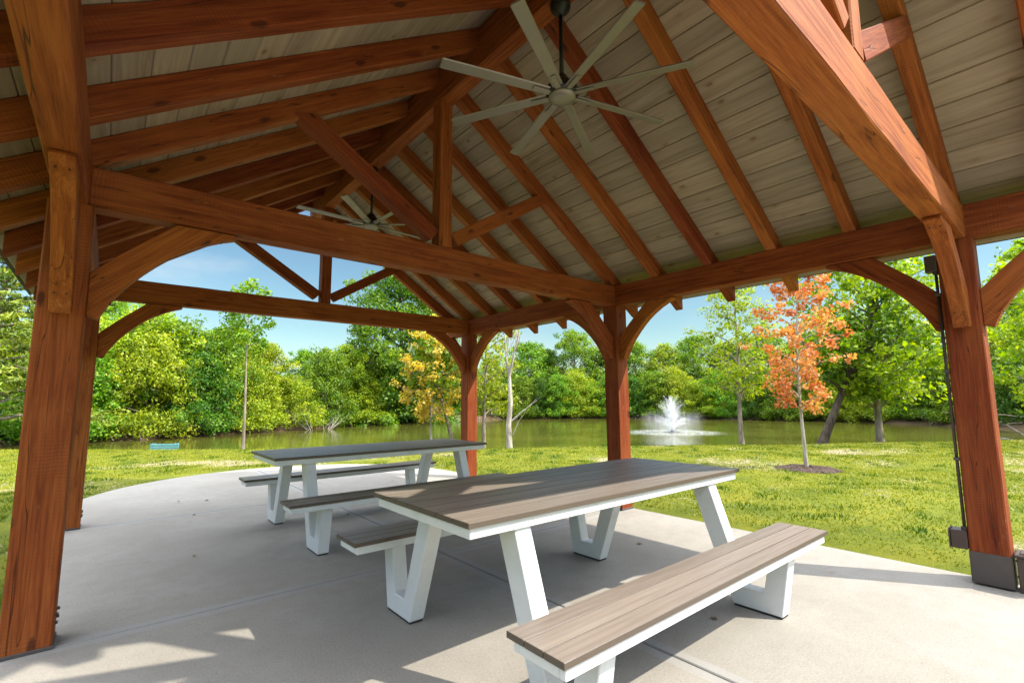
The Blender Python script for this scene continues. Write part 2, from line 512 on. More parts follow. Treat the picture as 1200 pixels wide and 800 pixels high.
def sstep(a, b, x):
    t = np.clip((x - a) / (b - a), 0, 1)
    return t * t * (3 - 2 * t)


WZ = -0.42


def ground_z(X, Y):
    sd = pond_sd(X, Y)
    R, F = FRof(X, Y)
    far = sstep(17.5, 21, F + 0.10 * np.abs(R))
    near_h = -0.50 + 0.47 * sstep(-0.2, 1.6, sd)
    far_h = -0.50 + 0.55 * sstep(-0.3, 0.8, sd) + 0.5 * sstep(1, 9, sd)
    h = near_h * (1 - far) + far_h * far
    h = np.where(sd < -0.2, np.maximum(-1.3, -0.50 + 0.4 * (sd + 0.2)), h)
    wob = 0.035 * np.sin(X * 0.9 + 1.3 * np.sin(Y * 0.5)) * np.sin(Y * 0.8 + 0.4) + 0.02 * np.sin(X * 2.3 + Y * 1.7)
    d = np.maximum(np.maximum(-0.3 - X, X - 5.0), np.maximum(-8 - Y, Y - 9.9))
    h = h + wob * sstep(0.3, 4, d) * sstep(0.5, 3, sd)
    return np.where(d < 0.25, -0.09, h)


def bareness(X, Y):
    out = np.zeros(X.size)
    for i, (x, y) in enumerate(zip(X.ravel(), Y.ravel())):
        a = mnoise.fractal(Vector((x * 0.55, y * 0.85, 3.1)), 1.0, 2.0, 4)
        b = mnoise.noise(Vector((x * 0.16 + 9, y * 0.16, 0.3)))
        out[i] = 0.31 + 0.40 * a + 0.20 * b
    out = out.reshape(X.shape)
    # two known worn places: the strip beyond the far end of the slab and beside the young tree's bed
    def blob(x0, y0, rx, ry, ang, amt):
        c, s = math.cos(ang), math.sin(ang)
        u = ((X - x0) * c + (Y - y0) * s) / rx; v = (-(X - x0) * s + (Y - y0) * c) / ry
        return amt * np.exp(-(u * u + v * v))
    out = out + blob(2.2, 11.6, 2.2, 0.5, -0.65, 0.30) + blob(5.5, 9.0, 1.2, 0.5, -0.7, 0.30) + blob(9.0, 3.8, 0.9, 0.4, -0.7, 0.30) + blob(7.9, 2.4, 0.55, 0.35, 0.3, 0.30)
    return np.clip(out, 0, 1)


def axis_coords(lo, hi, fine_lo, fine_hi, step):
    c = list(np.arange(fine_lo, fine_hi + 1e-6, step))
    s = step; x = fine_hi
    while x < hi:
        s = min(s * 1.22, 60); x += s; c.append(x)
    s = step; x = fine_lo; pre = []
    while x > lo:
        s = min(s * 1.22, 60); x -= s; pre.append(x)
    return np.array(pre[::-1] + c)


gx = axis_coords(-600, 600, -7, 27, 0.3); gy = axis_coords(-600, 600, -6, 24, 0.3)
GX, GY = np.meshgrid(gx, gy)
# the large middle cells over the pond need a moderate size, too
GZ = ground_z(GX, GY)
sdg = pond_sd(GX, GY); Rg, Fg = FRof(GX, GY)
farg = sstep(17.5, 21, Fg + 0.10 * np.abs(Rg))
bank = np.where(farg > 0.5, sstep(5.0, 0.4, sdg) if False else 1 - sstep(0.6, 6.0, sdg), 1 - sstep(0.1, 0.8, sdg))
bare_full = np.zeros_like(GX)
mk = (GX > -7.1) & (GX < 27) & (GY > -6.1) & (GY < 24)
bare_full[mk] = bareness(GX[mk], GY[mk])
ny, nx = GX.shape
idx = np.arange(nx * ny).reshape(ny, nx)
quads = np.stack([idx[:-1, :-1], idx[:-1, 1:], idx[1:, 1:], idx[1:, :-1]], -1).reshape(-1, 4)
me = mesh_np('ground', np.stack([GX, GY, GZ], -1).reshape(-1, 3), quads, GROUND, True, {'bare': bare_full.ravel(), 'bank': bank.ravel()})
tag(obj('ground', me), kind='structure')

# the pond's surface
bm = bmesh.new()
cx, cy = PX.mean(0)
ring = [bm.verts.new((cx + (x - cx) * 1.08, cy + (y - cy) * 1.08, 0)) for x, y in PX]
bm.faces.new(ring)
bmesh.ops.recalc_face_normals(bm, faces=bm.faces[:])
if bm.faces[:][0].normal.z < 0: bmesh.ops.reverse_faces(bm, faces=bm.faces[:])
o = obj('water', bm_mesh('water', bm, WATER), None, (0, 0, WZ)); tag(o, kind='structure')


def gz(x, y):
    return float(ground_z(np.array([[x]]), np.array([[y]]))[0, 0])


# ------------------------------------------------------------------ concrete slab in panels
def slab_outline(n=26):
    """outline of the rounded far end from the right edge round to the left edge"""
    pts = []
    for i in range(n + 1):
        t = PI * i / n
        pts.append((2.41 + 2.58 * math.cos(t), 6.75 + 3.0 * abs(math.sin(t)) ** 0.92))
    return pts


SX0, SX1 = -0.17, 4.93
JX = K + 0.005; JYS = (2.985, 6.075); GAP = 0.006


def slab_panel(bm, poly):
    add_prism(bm, poly, -0.13, 0.0, 'z', bevel=0.005)


bm = bmesh.new()
ys = [-8.0, -3.4] + list(JYS)
for y0, y1 in zip(ys[:-1], ys[1:]):
    for x0, x1 in ((SX0, JX), (JX, SX1)):
        slab_panel(bm, [(x0 + GAP, y0 + GAP), (x1 - GAP, y0 + GAP), (x1 - GAP, y1 - GAP), (x0 + GAP, y1 - GAP)])
outl = slab_outline()
rightp = [p for p in outl if p[0] > JX + 0.03]; leftp = [p for p in outl if p[0] < JX - 0.03]
ytop = 9.75
slab_panel(bm, [(JX + GAP, 6.075 + GAP), (SX1 - GAP, 6.075 + GAP)] + rightp + [(JX + GAP, ytop)])
slab_panel(bm, [(SX0 + GAP, 6.075 + GAP), (JX - GAP, 6.075 + GAP), (JX - GAP, ytop)] + leftp)
o = obj('concrete_slab', bm_mesh('concrete_slab', bm, CONC)); tag(o, kind='structure')

# ------------------------------------------------------------------ pavilion
pav = thing('pavilion', 'open gabled timber pavilion of stained red-brown posts and beams on concrete', 'pavilion', (K, BAY, 0))
PV = Matrix.Translation((-K, -BAY, 0))


def frame_matrix(p0, xdir, up):
    X = xdir.normalized(); Y = up.cross(X).normalized(); Z = X.cross(Y)
    m = Matrix((X, Y, Z)).transposed().to_4x4(); m.translation = p0
    return m


def rough_box(bm, L, w, h, skew0=0.0, skew1=0.0, bevel=0.006, jit=0.0012, seed=0):
    """a sawn timber along +X, centred on Y and Z, edges eased and slightly uneven"""
    r = random.Random(seed)
    n = max(2, int(L / 0.22))
    b = bevel
    prof = [(-w / 2 + b, -h / 2), (w / 2 - b, -h / 2), (w / 2, -h / 2 + b), (w / 2, h / 2 - b),
            (w / 2 - b, h / 2), (-w / 2 + b, h / 2), (-w / 2, h / 2 - b), (-w / 2, -h / 2 + b)]
    rings = []
    for i in range(n + 1):
        t = i / n
        ring = []
        for y, z in prof:
            x = L * t + (skew0 * (1 - t) + skew1 * t) * z
            e = jit if 0 < i < n else jit * 0.3
            ring.append(bm.verts.new((x, y + r.uniform(-e, e), z + r.uniform(-e, e))))
        rings.append(ring)
    for A, B in zip(rings[:-1], rings[1:]):
        for i in range(8):
            j = (i + 1) % 8
            bm.faces.new((A[i], A[j], B[j], B[i]))
    bm.faces.new(list(reversed(rings[0]))); bm.faces.new(rings[-1])
    bmesh.ops.recalc_face_normals(bm, faces=bm.faces[:])


SEED = [100]


def timber(name, p0, p1, w, h, up=(0, 0, 1), skew0=0.0, skew1=0.0, parent=None, bevel=0.006):
    SEED[0] += 1
    p0, p1 = Vector(p0), Vector(p1)
    bm = bmesh.new()
    rough_box(bm, (p1 - p0).length, w, h, skew0, skew1, bevel, seed=SEED[0])
    o = obj(name, bm_mesh(name, bm, TIMBER), pav if parent is None else parent)
    o.matrix_local = PV @ frame_matrix(p0, p1 - p0, Vector(up))
    return o


def local(o, m):
    o.matrix_local = m
    return o


g = PS / 2
posts = {}
for ix, X in enumerate((0.0, W)):
    for iy, Y in enumerate((0.0, BAY, LB)):
        p = timber('post', (X, Y, 0.012), (X, Y, HT - 0.002), PS, PS, up=(0, 1, 0), bevel=0.008)
        posts[(ix, iy)] = p
        # steel shoe: tall dark wrap on the post nearest the electrics, a thin base plate on the others
        bm = bmesh.new()
        if (ix, iy) == (1, 0):
            t = 0.004
            z0, z1 = 0.001, 0.20
            add_box(bm, z0, z1, -g - t, g + t, -g - t, -g - 0.001, 0.001)
            add_box(bm, z0, z1, -g - t, g + t, g + 0.001, g + t, 0.001)
            add_box(bm, z0, z1, -g - t, -g - 0.001, -g - 0.0005, g + 0.0005, 0.001)
            add_box(bm, z0, z1, g + 0.001, g + t, -g - 0.0005, g + 0.0005, 0.001)
            bolts = [((zz, yy, s_ * (g + t)), (zz, yy, s_ * (g + t + 0.006))) for yy in (-0.06, 0.06) for zz in (0.05, 0.15) for s_ in (1, -1)]
        else:
            add_box(bm, -0.011, 0.006, -g - 0.006, g + 0.006, -g - 0.006, g + 0.006, 0.002)
            bolts = [((zz, g, yy), (zz, g + 0.012, yy)) for yy in (-0.05, 0.05) for zz in (0.10, 0.14)]
        b = obj('base_plate', bm_mesh('base_plate', bm, STEEL), p)
        for a_, b_ in bolts:
            bm = bmesh.new(); add_cyl(bm, a_, b_, 0.008)
            obj('bolt', bm_mesh('bolt', bm, STEEL), p)

# plates along the eaves, ridge, ties
for X in (0.0, W):
    timber('plate_beam', (X, -OVER, HT + BH / 2), (X, LB + OVER, HT + BH / 2), BT, BH)
timber('ridge_beam', (K, -OVER, 4.095), (K, LB + OVER, 4.095), BT, 0.33)
for Y in (0.0, BAY, LB):
    timber('tie_beam', (BT / 2 + 0.002, Y, HT + BH / 2), (W - BT / 2 - 0.002, Y, HT + BH / 2), BT - 0.004, BH - 0.004)
    z0, z1 = HT + BH + 0.001, 3.928
    timber('king_post', (K, Y, z0), (K, Y, z1), BT - 0.01, BT, up=(0, 1, 0))
    for s in (-1, 1):
        zt = lambda x: ZR - M * abs(x - K)
        a = Vector((K + s * 0.10, Y, 2.665)); xe = K + s * 1.205
        e = Vector((xe, Y, zt(xe) + 0.02))
        d = (e - a).normalized()
        # the foot is cut on the tie and king post, the head on the rafter
        timber('strut', a, e, BT - 0.016, 0.125, skew0=-s * 0 - 0.15, skew1=1.55 * (1 if s else 1) * -0.55)

# curved knee braces
def brace(px, py, ax, s, w=0.09):
    """ax 'x' or 'y': the beam the brace runs under; s: which way it reaches"""
    SEED[0] += 1
    bm = bmesh.new()
    # profile in u (out from the post) and v (up), measured on the curved braces
    low = [(0.068, -0.592), (0.098, -0.530), (0.138, -0.465), (0.185, -0.400), (0.240, -0.335), (0.300, -0.272), (0.370, -0.208), (0.450, -0.148), (0.540, -0.094), (0.635, -0.050)]
    pts_up = [(0.0, -0.37), (0.13, -0.235), (0.26, -0.115), (0.385, -0.002)]
    poly = [(0.0, -0.615), (0.052, -0.630)] + low + [(0.712, -0.024), (0.702, -0.002)] + pts_up[::-1]
    add_prism(bm, poly, -w / 2, w / 2, 'y', bevel=0.004)
    CH = Matrix.Rotation(-math.atan2(0.60, 0.64), 4, 'Y')
    bmesh.ops.transform(bm, matrix=CH.inverted(), verts=bm.verts)
    br = obj('brace', bm_mesh('brace', bm, TIMBER), pav)
    p0 = Vector((px, py, HT - 0.001))
    if ax == 'x':
        d = Vector((s, 0, 0)); p0.x += s * (g + 0.001)
    else:
        d = Vector((0, s, 0)); p0.y += s * (g + 0.001)
    br.matrix_local = PV @ frame_matrix(p0, d, Vector((0, 0, 1))) @ CH
    # dark plugs over the fixing screws, two at each end
    for (u, v_, nx_, nz_) in ((0.0985, -0.530, 0.89, -0.45), (0.630, -0.0525, 0.42, -0.907)):
        for yy in (-0.024, 0.024):
            c = Vector((u, yy, v_)); nn = Vector((nx_, 0, nz_))
            bm = bmesh.new(); add_cyl(bm, c - nn * 0.02, c + nn * 0.004, 0.0055, seg=8); bmesh.ops.transform(bm, matrix=CH.inverted(), verts=bm.verts)
            obj('screw_plug', bm_mesh('screw_plug', bm, PLUG), br)
    return br


for X, s in ((0.0, 1), (W, -1)):
    for Y in (0.0, BAY, LB):
        brace(X, Y, 'x', s)
        brace(X, Y, 'y', 1) if Y < LB + 1 else None
        brace(X, Y, 'y', -1)

# rafters
th = math.atan(M); ct, st_ = math.cos(th), math.sin(th)
TAIL = W / 2 + 0.41
for kk in range(-1, 12):
    Y = kk * BAY / 5
    if kk == -1: Y = -OVER + RW / 2 + 0.02
    if kk == 11: Y = LB + OVER - RW / 2 - 0.02
    for s in (-1, 1):
        d = Vector((s * ct, 0, -st_)); nrm = Vector((s * st_, 0, ct))
        S = Vector((K + s * (BT / 2 + 0.002), Y, ZR - M * (BT / 2)))
        E = Vector((K + s * TAIL, Y, ZR - M * TAIL))
        off = nrm * (RD / 2) - d * (math.tan(th) * RD / 2)
        timber('rafter', S + off, E + off, RW, RD, up=tuple(nrm), skew0=-math.tan(th), skew1=-math.tan(th))

# board ceiling: each board modelled, grooves between
def board_ceiling(s):
    r = random.Random(11 + s)
    bm = bmesh.new()
    tone = bm.verts.layers.float.new('tone')
    d = Vector((s * ct, 0, -st_)); nrm = Vector((s * st_, 0, ct))
    base = Vector((K, 0, ZR)) + nrm * (RD + 0.001)
    mat = Matrix((d, Vector((0, 1, 0)), nrm)).transposed().to_4x4()
    L = (TAIL - 0.005) / ct
    u = 0.125 * 1.0 + 0.0
    exp_ = 0.182
    u = -RD * math.tan(th) + 0.006
    while u < L - 0.02:
        u1 = min(u + exp_ - 0.003, L)
        cuts = [-OVER]
        y = -OVER + r.choice((1.9, 3.1, 4.3))
        while y < LB + OVER - 0.8:
            cuts.append(round((y) / (BAY / 5)) * BAY / 5); y += r.choice((2.46, 3.69, 4.3))
        cuts.append(LB + OVER)
        for a, b in zip(cuts[:-1], cuts[1:]):
            if b - a < 0.2: continue
            before = set(bm.verts)
            add_box(bm, u, u1, a + 0.001, b - 0.001, 0.0, 0.019, 0.0055)
            tv = r.random()
            for v in bm.verts:
                if v not in before: v[tone] = tv
        u += exp_
    # board bottoms rest on the rafters: shift into the local frame
    me = bm_mesh('ceiling_boards', bm, BOARDS)
    o = obj('ceiling_boards', me, pav)
    m = mat.copy(); m.translation = base
    o.matrix_local = PV @ m
    # roofing above
    bm = bmesh.new()
    add_box(bm, -RD * math.tan(th) - 0.008, L + 0.008, -OVER - 0.012, LB + OVER + 0.012, 0.0205, 0.034, 0.002)
    rr = random.Random(5)
    uu = -0.13
    while uu < L:
        yy = -OVER - 0.012 + rr.uniform(-0.2, 0)
        while yy < LB + OVER:
            y2 = min(yy + 0.33, LB + OVER + 0.012)
            add_box(bm, uu, min(uu + 0.14, L + 0.008), max(yy, -OVER - 0.012) + 0.002, y2 - 0.002, 0.0345, 0.040 + rr.uniform(0, 0.004))
            yy = y2 if y2 < LB + OVER else LB + OVER + 1
        uu += 0.142
    o = obj('roof_shingles', bm_mesh('roof_shingles', bm, ROOF), pav)
    o.matrix_local = PV @ m


for s in (-1, 1): board_ceiling(s)

# ------------------------------------------------------------------ ceiling fans
def make_fan(loc, off, label):
    t = thing('ceiling_fan', label, 'ceiling fan', loc, 0, 'ceiling fans')
    # base at the ridge's underside; local z = 0 there, blades at -0.68
    def part(name, fn, mat, smooth=True, parent=t):
        bm = bmesh.new(); fn(bm)
        return obj(name, bm_mesh(name, bm, mat, smooth), parent)
    part('canopy', lambda b: add_lathe(b, [(0, 0.0), (0.068, 0.0), (0.072, -0.02), (0.066, -0.055), (0.035, -0.085), (0.02, -0.10), (0, -0.10)]), BLACK)
    part('downrod', lambda b: add_cyl(b, (0, 0, -0.09), (0, 0, -0.56), 0.014), BLACK)
    part('motor', lambda b: add_lathe(b, [(0, -0.535), (0.03, -0.54), (0.045, -0.565), (0.07, -0.60), (0.102, -0.625), (0.108, -0.66), (0.106, -0.685), (0, -0.685)]), BLACK)
    part('hub_cap', lambda b: add_lathe(b, [(0, -0.684), (0.088, -0.684), (0.092, -0.692), (0.086, -0.704), (0.05, -0.712), (0, -0.714)], seg=32), BLADE)
    for k in range(8):
        a = off + k * PI / 4
        bm = bmesh.new()
        tilt = math.radians(9)
        def sect(x, wd, z):
            c, s = math.cos(tilt), math.sin(tilt)
            prof = [(-wd / 2, -0.003), (-wd / 2 + 0.006, -0.006), (wd / 2 - 0.008, -0.006), (wd / 2, -0.001), (wd / 2 - 0.006, 0.004), (-wd / 2 + 0.006, 0.006)]
            return [bm.verts.new((x, y * c - zz * s, z + y * s + zz * c)) for y, zz in prof]
        R_ = [sect(x, wd, z) for x, wd, z in ((0.085, 0.070, -0.672), (0.30, 0.074, -0.674), (0.55, 0.078, -0.677), (0.815, 0.080, -0.682), (0.825, 0.070, -0.682))]
        for A, B in zip(R_[:-1], R_[1:]):
            for i in range(6):
                j = (i + 1) % 6
                bm.faces.new((A[i], A[j], B[j], B[i]))
        bm.faces.new(list(reversed(R_[0]))); bm.faces.new(R_[-1])
        bmesh.ops.recalc_face_normals(bm, faces=bm.faces[:])
        o = obj('blade', bm_mesh('blade', bm, BLADE), t); o.rotation_euler = (0, 0, a)
        bm = bmesh.new()
        Mx = Matrix.Translation((0, 0, -0.682)) @ Matrix.Rotation(tilt, 4, 'X')
        add_box(bm, 0.075, 0.215, -0.019, 0.019, -0.006, -0.001, 0.002, Mx)
        for xx in (0.15, 0.19):
            c = Mx @ Vector((xx, 0, -0.008))
            add_cyl(bm, c, c + Vector((0, 0, 0.004)), 0.004, seg=8)
        obj('blade_bracket', bm_mesh('blade_bracket', bm, BLADE), o)
    return t


make_fan((K, 1.553, 3.929), math.radians(28.3), 'eight-blade grey fan hanging high in the near bay, all its blades in view')
make_fan((K, 4.63, 3.929), math.radians(-41.5), 'eight-blade grey fan in the far bay, half hidden behind the middle tie beam')

# ------------------------------------------------------------------ picnic tables
def make_table(cx, cy, label):
    t = thing('picnic_table', label, 'picnic table', (cx, cy, 0), 0, 'picnic tables with white legs')
    HLx = 1.115

    def planks(name, y0, y1, n, ztop, th, hl, parent):
        r = random.Random(hash((name, round(y0, 2), n)) % 997 if False else int(abs(y0) * 1000) + n)
        bm = bmesh.new(); lay = bm.verts.layers.float.new('tone')
        w = (y1 - y0) / n
        for i in range(n):
            before = set(bm.verts)
            add_box(bm, -hl, hl, y0 + i * w + 0.0017, y0 + (i + 1) * w - 0.0017, ztop - th, ztop, 0.0018)
            tv = r.random()
            for v in bm.verts:
                if v not in before: v[lay] = tv
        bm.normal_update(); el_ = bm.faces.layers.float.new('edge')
        for f in bm.faces: f[el_] = 0.0 if f.normal.z > 0.95 else 1.0  # brown plank sides, darkened further to paint shade into the gaps
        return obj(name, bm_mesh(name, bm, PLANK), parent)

    def frame(name, y0, y1, z0, z1, hl, cross, parent):
        bm = bmesh.new(); e = 0.028
        add_box(bm, -hl, hl, y0, y0 + e, z0, z1, 0.003)
        add_box(bm, -hl, hl, y1 - e, y1, z0, z1, 0.003)
        add_box(bm, -hl, -hl + e, y0 + e, y1 - e, z0 + 0.001, z1 - 0.001, 0.002)
        add_box(bm, hl - e, hl, y0 + e, y1 - e, z0 + 0.001, z1 - 0.001, 0.002)
        for x in cross:
            add_box(bm, x - 0.03, x + 0.03, y0 + e, y1 - e, z0 + 0.002, z1 - 0.002, 0.002)
        return obj(name, bm_mesh(name, bm, WHITE), parent)

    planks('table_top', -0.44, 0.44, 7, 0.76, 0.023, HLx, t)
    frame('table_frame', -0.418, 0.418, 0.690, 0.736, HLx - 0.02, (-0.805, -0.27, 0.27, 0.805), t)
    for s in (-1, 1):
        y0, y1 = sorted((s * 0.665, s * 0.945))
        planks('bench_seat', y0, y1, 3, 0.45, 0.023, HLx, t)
        frame('bench_frame', y0 + 0.016, y1 - 0.016, 0.382, 0.426, HLx - 0.02, (-0.805, 0.0, 0.805), t)
        for sx in (-1, 1):
            # one V-shaped leg: an arm to the table and an arm to the bench, joined by a flat foot
            poly = [(0.52, 0.012), (0.80, 0.012), (0.862, 0.381), (0.755, 0.381), (0.705, 0.118), (0.592, 0.118),
                    (0.398, 0.689), (0.272, 0.689)]
            poly = [(a * s, b) for a, b in poly]
            bm = bmesh.new()
            x0, x1 = sorted((sx * 0.76, sx * 0.85))
            add_prism(bm, poly, x0, x1, 'x', bevel=0.004)
            lg = obj('leg', bm_mesh('leg', bm, WHITE), t)
            bm = bmesh.new()
            ya, yb = sorted((s * 0.525, s * 0.795))
            add_box(bm, x0 + 0.005, x1 - 0.005, ya, yb, 0.0005, 0.0115)
            obj('foot_pad', bm_mesh('foot_pad', bm, RUBBER), lg)
    return t


make_table(2.445, 1.50, 'near picnic table with sunlit patches on its grey-brown planks')
make_table(2.455, 4.395, 'far picnic table wholly in shade behind the near one, with grey-brown planks')

# ------------------------------------------------------------------ electrics on the nearest right post
cd = thing('electrical_conduit', 'dark conduit with a small box, running up the right post', 'conduit', (W - g + 0.03, g + 0.0165, 0.3))
bm = bmesh.new(); add_cyl(bm, (0, 0, 0.0), (0, 0, 1.83), 0.0095); obj('pipe', bm_mesh('pipe', bm, BROWNBOX, True), cd)
bm = bmesh.new(); add_box(bm, -0.032, 0.09, -0.012, 0.075, -0.085, 0.035, 0.005); add_box(bm, -0.036, 0.094, 0.076, 0.084, -0.09, 0.04, 0.003)
add_cyl(bm, (0, 0, 0.035), (0, 0, 0.06), 0.018)
obj('outlet_box', bm_mesh('outlet_box', bm, BROWNBOX), cd)
bm = bmesh.new(); add_box(bm, -0.03, 0.05, -0.012, 0.055, 1.83, 1.95, 0.004); add_cyl(bm, (0, 0, 1.81), (0, 0, 1.83), 0.018)
obj('junction_box', bm_mesh('junction_box', bm, BROWNBOX), cd)
for z in (0.5, 1.1, 1.65):
    bm = bmesh.new(); add_box(bm, -0.026, 0.026, -0.016, 0.0155, z, z + 0.02, 0.002)
    obj('pipe_clamp', bm_mesh('pipe_clamp', bm, STEEL), cd)

ob = thing('utility_box', 'low dark brown electrical box standing against the foot of the right post', 'electrical box', (W - 0.02, -0.205, 0))
bm = bmesh.new(); add_box(bm, -0.075, 0.075, -0.085, 0.085, 0.0, 0.215, 0.004); obj('body', bm_mesh('body', bm, BROWNBOX), ob)
bm = bmesh.new(); add_box(bm, -0.086, 0.086, -0.095, 0.095, 0.215, 0.235, 0.005); add_box(bm, -0.06, 0.06, -0.07, 0.07, 0.235, 0.243, 0.004)
obj('lid', bm_mesh('lid', bm, BROWNBOX), ob)
bm = bmesh.new()
add_lathe(bm, [(0, 0), (0.019, 0), (0.021, 0.004), (0.014, 0.009), (0, 0.009)], seg=16)
bmesh.ops.transform(bm, matrix=Matrix.Translation((-0.075, 0.03, 0.17)) @ Matrix.Rotation(-PI / 2, 4, 'Y'), verts=bm.verts)
obj('lock', bm_mesh('lock', bm, STEEL, True), ob)

# ------------------------------------------------------------------ trees
class Geo:
    def __init__(s): s.V = []; s.F = []; s.n = 0

    def tube(s, pts, rad, seg=7):
        P = [Vector(p) for p in pts]
        base = s.n
        a = None
        for i, p in enumerate(P):
            d = (P[min(i + 1, len(P) - 1)] - P[max(i - 1, 0)]).normalized()
            a = d.orthogonal().normalized() if a is None else (a - d * a.dot(d)).normalized()
            b = d.cross(a)
            for k in range(seg):
                t = 2 * PI * k / seg
                s.V.append(p + (a * math.cos(t) + b * math.sin(t)) * rad[i])
        for i in range(len(P) - 1):
            for k in range(seg):
                j = (k + 1) % seg
                s.F.append((base + i * seg + k, base + i * seg + j, base + (i + 1) * seg + j, base + (i + 1) * seg + k))
        s.n += len(P) * seg


def leaves_mesh(name, centres, radii, per, size, mat, r, flat=0.75, upb=0.5, pts=None, aspect=0.62):
    """leaf faces scattered in clumps; every leaf is a folded, pointed quad pair"""
    C = np.repeat(centres, per, axis=0); Rr = np.repeat(radii, per)
    n = len(C)
    d = r.normal(size=(n, 3)); d /= np.linalg.norm(d, axis=1)[:, None]
    rad = r.random(n) ** 0.45
    off = d * (rad * Rr)[:, None]; off[:, 2] *= flat
    P = C + off
    nrm = d * 0.55 + r.normal(size=(n, 3)) * 0.55 + np.array([0, 0, upb])
    nrm /= np.linalg.norm(nrm, axis=1)[:, None]
    t = np.cross(nrm, r.normal(size=(n, 3))); t /= np.linalg.norm(t, axis=1)[:, None] + 1e-9
    b = np.cross(nrm, t)
    sz = size * (0.6 + 0.8 * r.random(n))[:, None]
    w = sz * aspect
    fold = nrm * sz * 0.12
    V = np.empty((n, 4, 3))
    V[:, 0] = P - t * sz * 0.5
    V[:, 1] = P - b * w * 0.5 + fold + t * sz * 0.05
    V[:, 2] = P + t * sz * 0.5
    V[:, 3] = P + b * w * 0.5 + fold + t * sz * 0.05
    F = np.arange(n * 4).reshape(n, 4)
    ct_ = np.repeat(r.random(len(centres)), per)
    tone = np.clip(0.5 * ct_ + 0.5 * r.random(n) + 0.12 * r.normal(size=n), 0, 1)
    return mesh_np(name, V.reshape(-1, 3), F, mat, False, {'tone': np.repeat(tone, 4)})


SHAPES = {
    'oval': lambda t: max(0.05, math.sin(PI * (0.10 + 0.86 * t))) ** 0.8,
    'round': lambda t: max(0.05, math.sqrt(max(0, 1 - (2 * t - 1) ** 2))),
    'cone': lambda t: 1.0 - 0.88 * t,
    'dome': lambda t: math.sqrt(max(0.02, 1 - (t * 0.98) ** 2)),
    'column': lambda t: (0.75 + 0.25 * math.sin(PI * t)) * (1 - 0.75 * max(0, t - 0.7) / 0.3),
}


def build_tree(seed, H, base, R, shape, nlimb, nclump, per, leaf, clump, tr, wood, leafm, lean=(0, 0), flat=0.75, cseg=7,
               droop=0.0, trunk_top=0.9, asp=0.62, skirt=None):
    """returns (trunk mesh, crown mesh); H height, base crown start, R crown radius"""
    r = np.random.default_rng(seed); rr = random.Random(seed)
    G = Geo()
    wob = [rr.uniform(-1, 1) for _ in range(8)]
    def axis(z):
        t = z / H
        return Vector((lean[0] * t + 0.03 * H * t * math.sin(4 * t + wob[0] * 3) * 0.6, lean[1] * t + 0.03 * H * t * math.sin(5 * t + wob[1] * 3) * 0.6, z))
    n = 9
    zs = [H * trunk_top * i / n for i in range(n + 1)]
    rads = [tr * (1.25 if i == 0 else 1.0) * (1 - 0.88 * (i / n) ** 0.9) for i in range(n + 1)]
    G.tube([axis(z) for z in zs], rads, cseg + 1)
    f = SHAPES[shape]
    cen = []; rad = []
    for i in range(nlimb):
        t = (i + rr.random()) / nlimb
        zt = base + (H - base) * t
        ang = i * 2.399 + rr.uniform(-0.4, 0.4)
        reach = R * f(t) * rr.uniform(0.72, 1.1)
        z0 = max(0.2 * base + 0.02, min(zt - reach * 0.5 * (1 if droop == 0 else 0.1), H * trunk_top * 0.97))
        if base > 0.3: z0 = max(z0, base * 0.8)
        a = axis(z0); tip = axis(min(zt, H)) + Vector((math.cos(ang) * reach, math.sin(ang) * reach, -droop * reach))
        mid = a.lerp(tip, 0.5) + Vector((0, 0, 0.10 * reach))
        r0 = max(tr * 0.12, tr * 0.42 * (1 - 0.6 * t))
        G.tube([a, a.lerp(mid, 0.5) + Vector((0, 0, 0.02)), mid, mid.lerp(tip, 0.55), tip], [r0, r0 * 0.8, r0 * 0.6, r0 * 0.35, r0 * 0.12], 5)
        for q in (1.0, 0.8, 0.6, 0.42):
            if q < 0.5 and reach < R * 0.5: continue
            p = a.lerp(tip, q) + Vector((rr.gauss(0, 1), rr.gauss(0, 1), rr.gauss(0, 0.7))) * clump * 0.5
            cen.append(p); rad.append(clump * rr.uniform(0.6, 1.15))
            # twig
            b2 = a.lerp(tip, q * 0.9)
            G.tube([b2, b2.lerp(p, 0.6), p], [r0 * 0.3, r0 * 0.2, r0 * 0.06], 4)
    for i in range(skirt or 0):
        ang = rr.uniform(0, 2 * PI); rd = R * rr.uniform(0.6, 1.1)
        cen.append(Vector((math.cos(ang) * rd, math.sin(ang) * rd, rr.uniform(-0.15, 0.5)))); rad.append(clump * rr.uniform(0.6, 1.0))
    while len(cen) < nclump:
        t = rr.random() ** 0.85
        ang = rr.uniform(0, 2 * PI); q = rr.random() ** 0.42
        rd = R * f(t) * q * (1 + 0.18 * math.sin(3 * ang + wob[2] * 5) * wob[3] + 0.15 * math.sin(2 * ang + 7 * t + wob[4] * 4))
        p = axis(base + (H - base) * t) + Vector((math.cos(ang) * rd, math.sin(ang) * rd, -droop * rd * 0.6))
        cen.append(p); rad.append(clump * rr.uniform(0.4, 1.3))
    cen = np.array([tuple(c) for c in cen]); rad = np.array(rad)
    tm = mesh_np('trunk', [tuple(v) for v in G.V], np.array(G.F), wood, True)
    cm = leaves_mesh('crown', cen, rad, per, leaf, leafm, r, flat, upb=0.22, aspect=asp)
    return tm, cm


def tree(name, label, cat, x, y, meshes, group=None, rz=0.0, sc=1.0, z=None, scz=None):
    z = gz(x, y) - 0.04 if z is None else z
    t = thing(name, label, cat, (x, y, z), rz, group)
    t.scale = (sc, sc, scz or sc)
    obj('trunk', meshes[0], t); obj('crown', meshes[1], t)
    return t


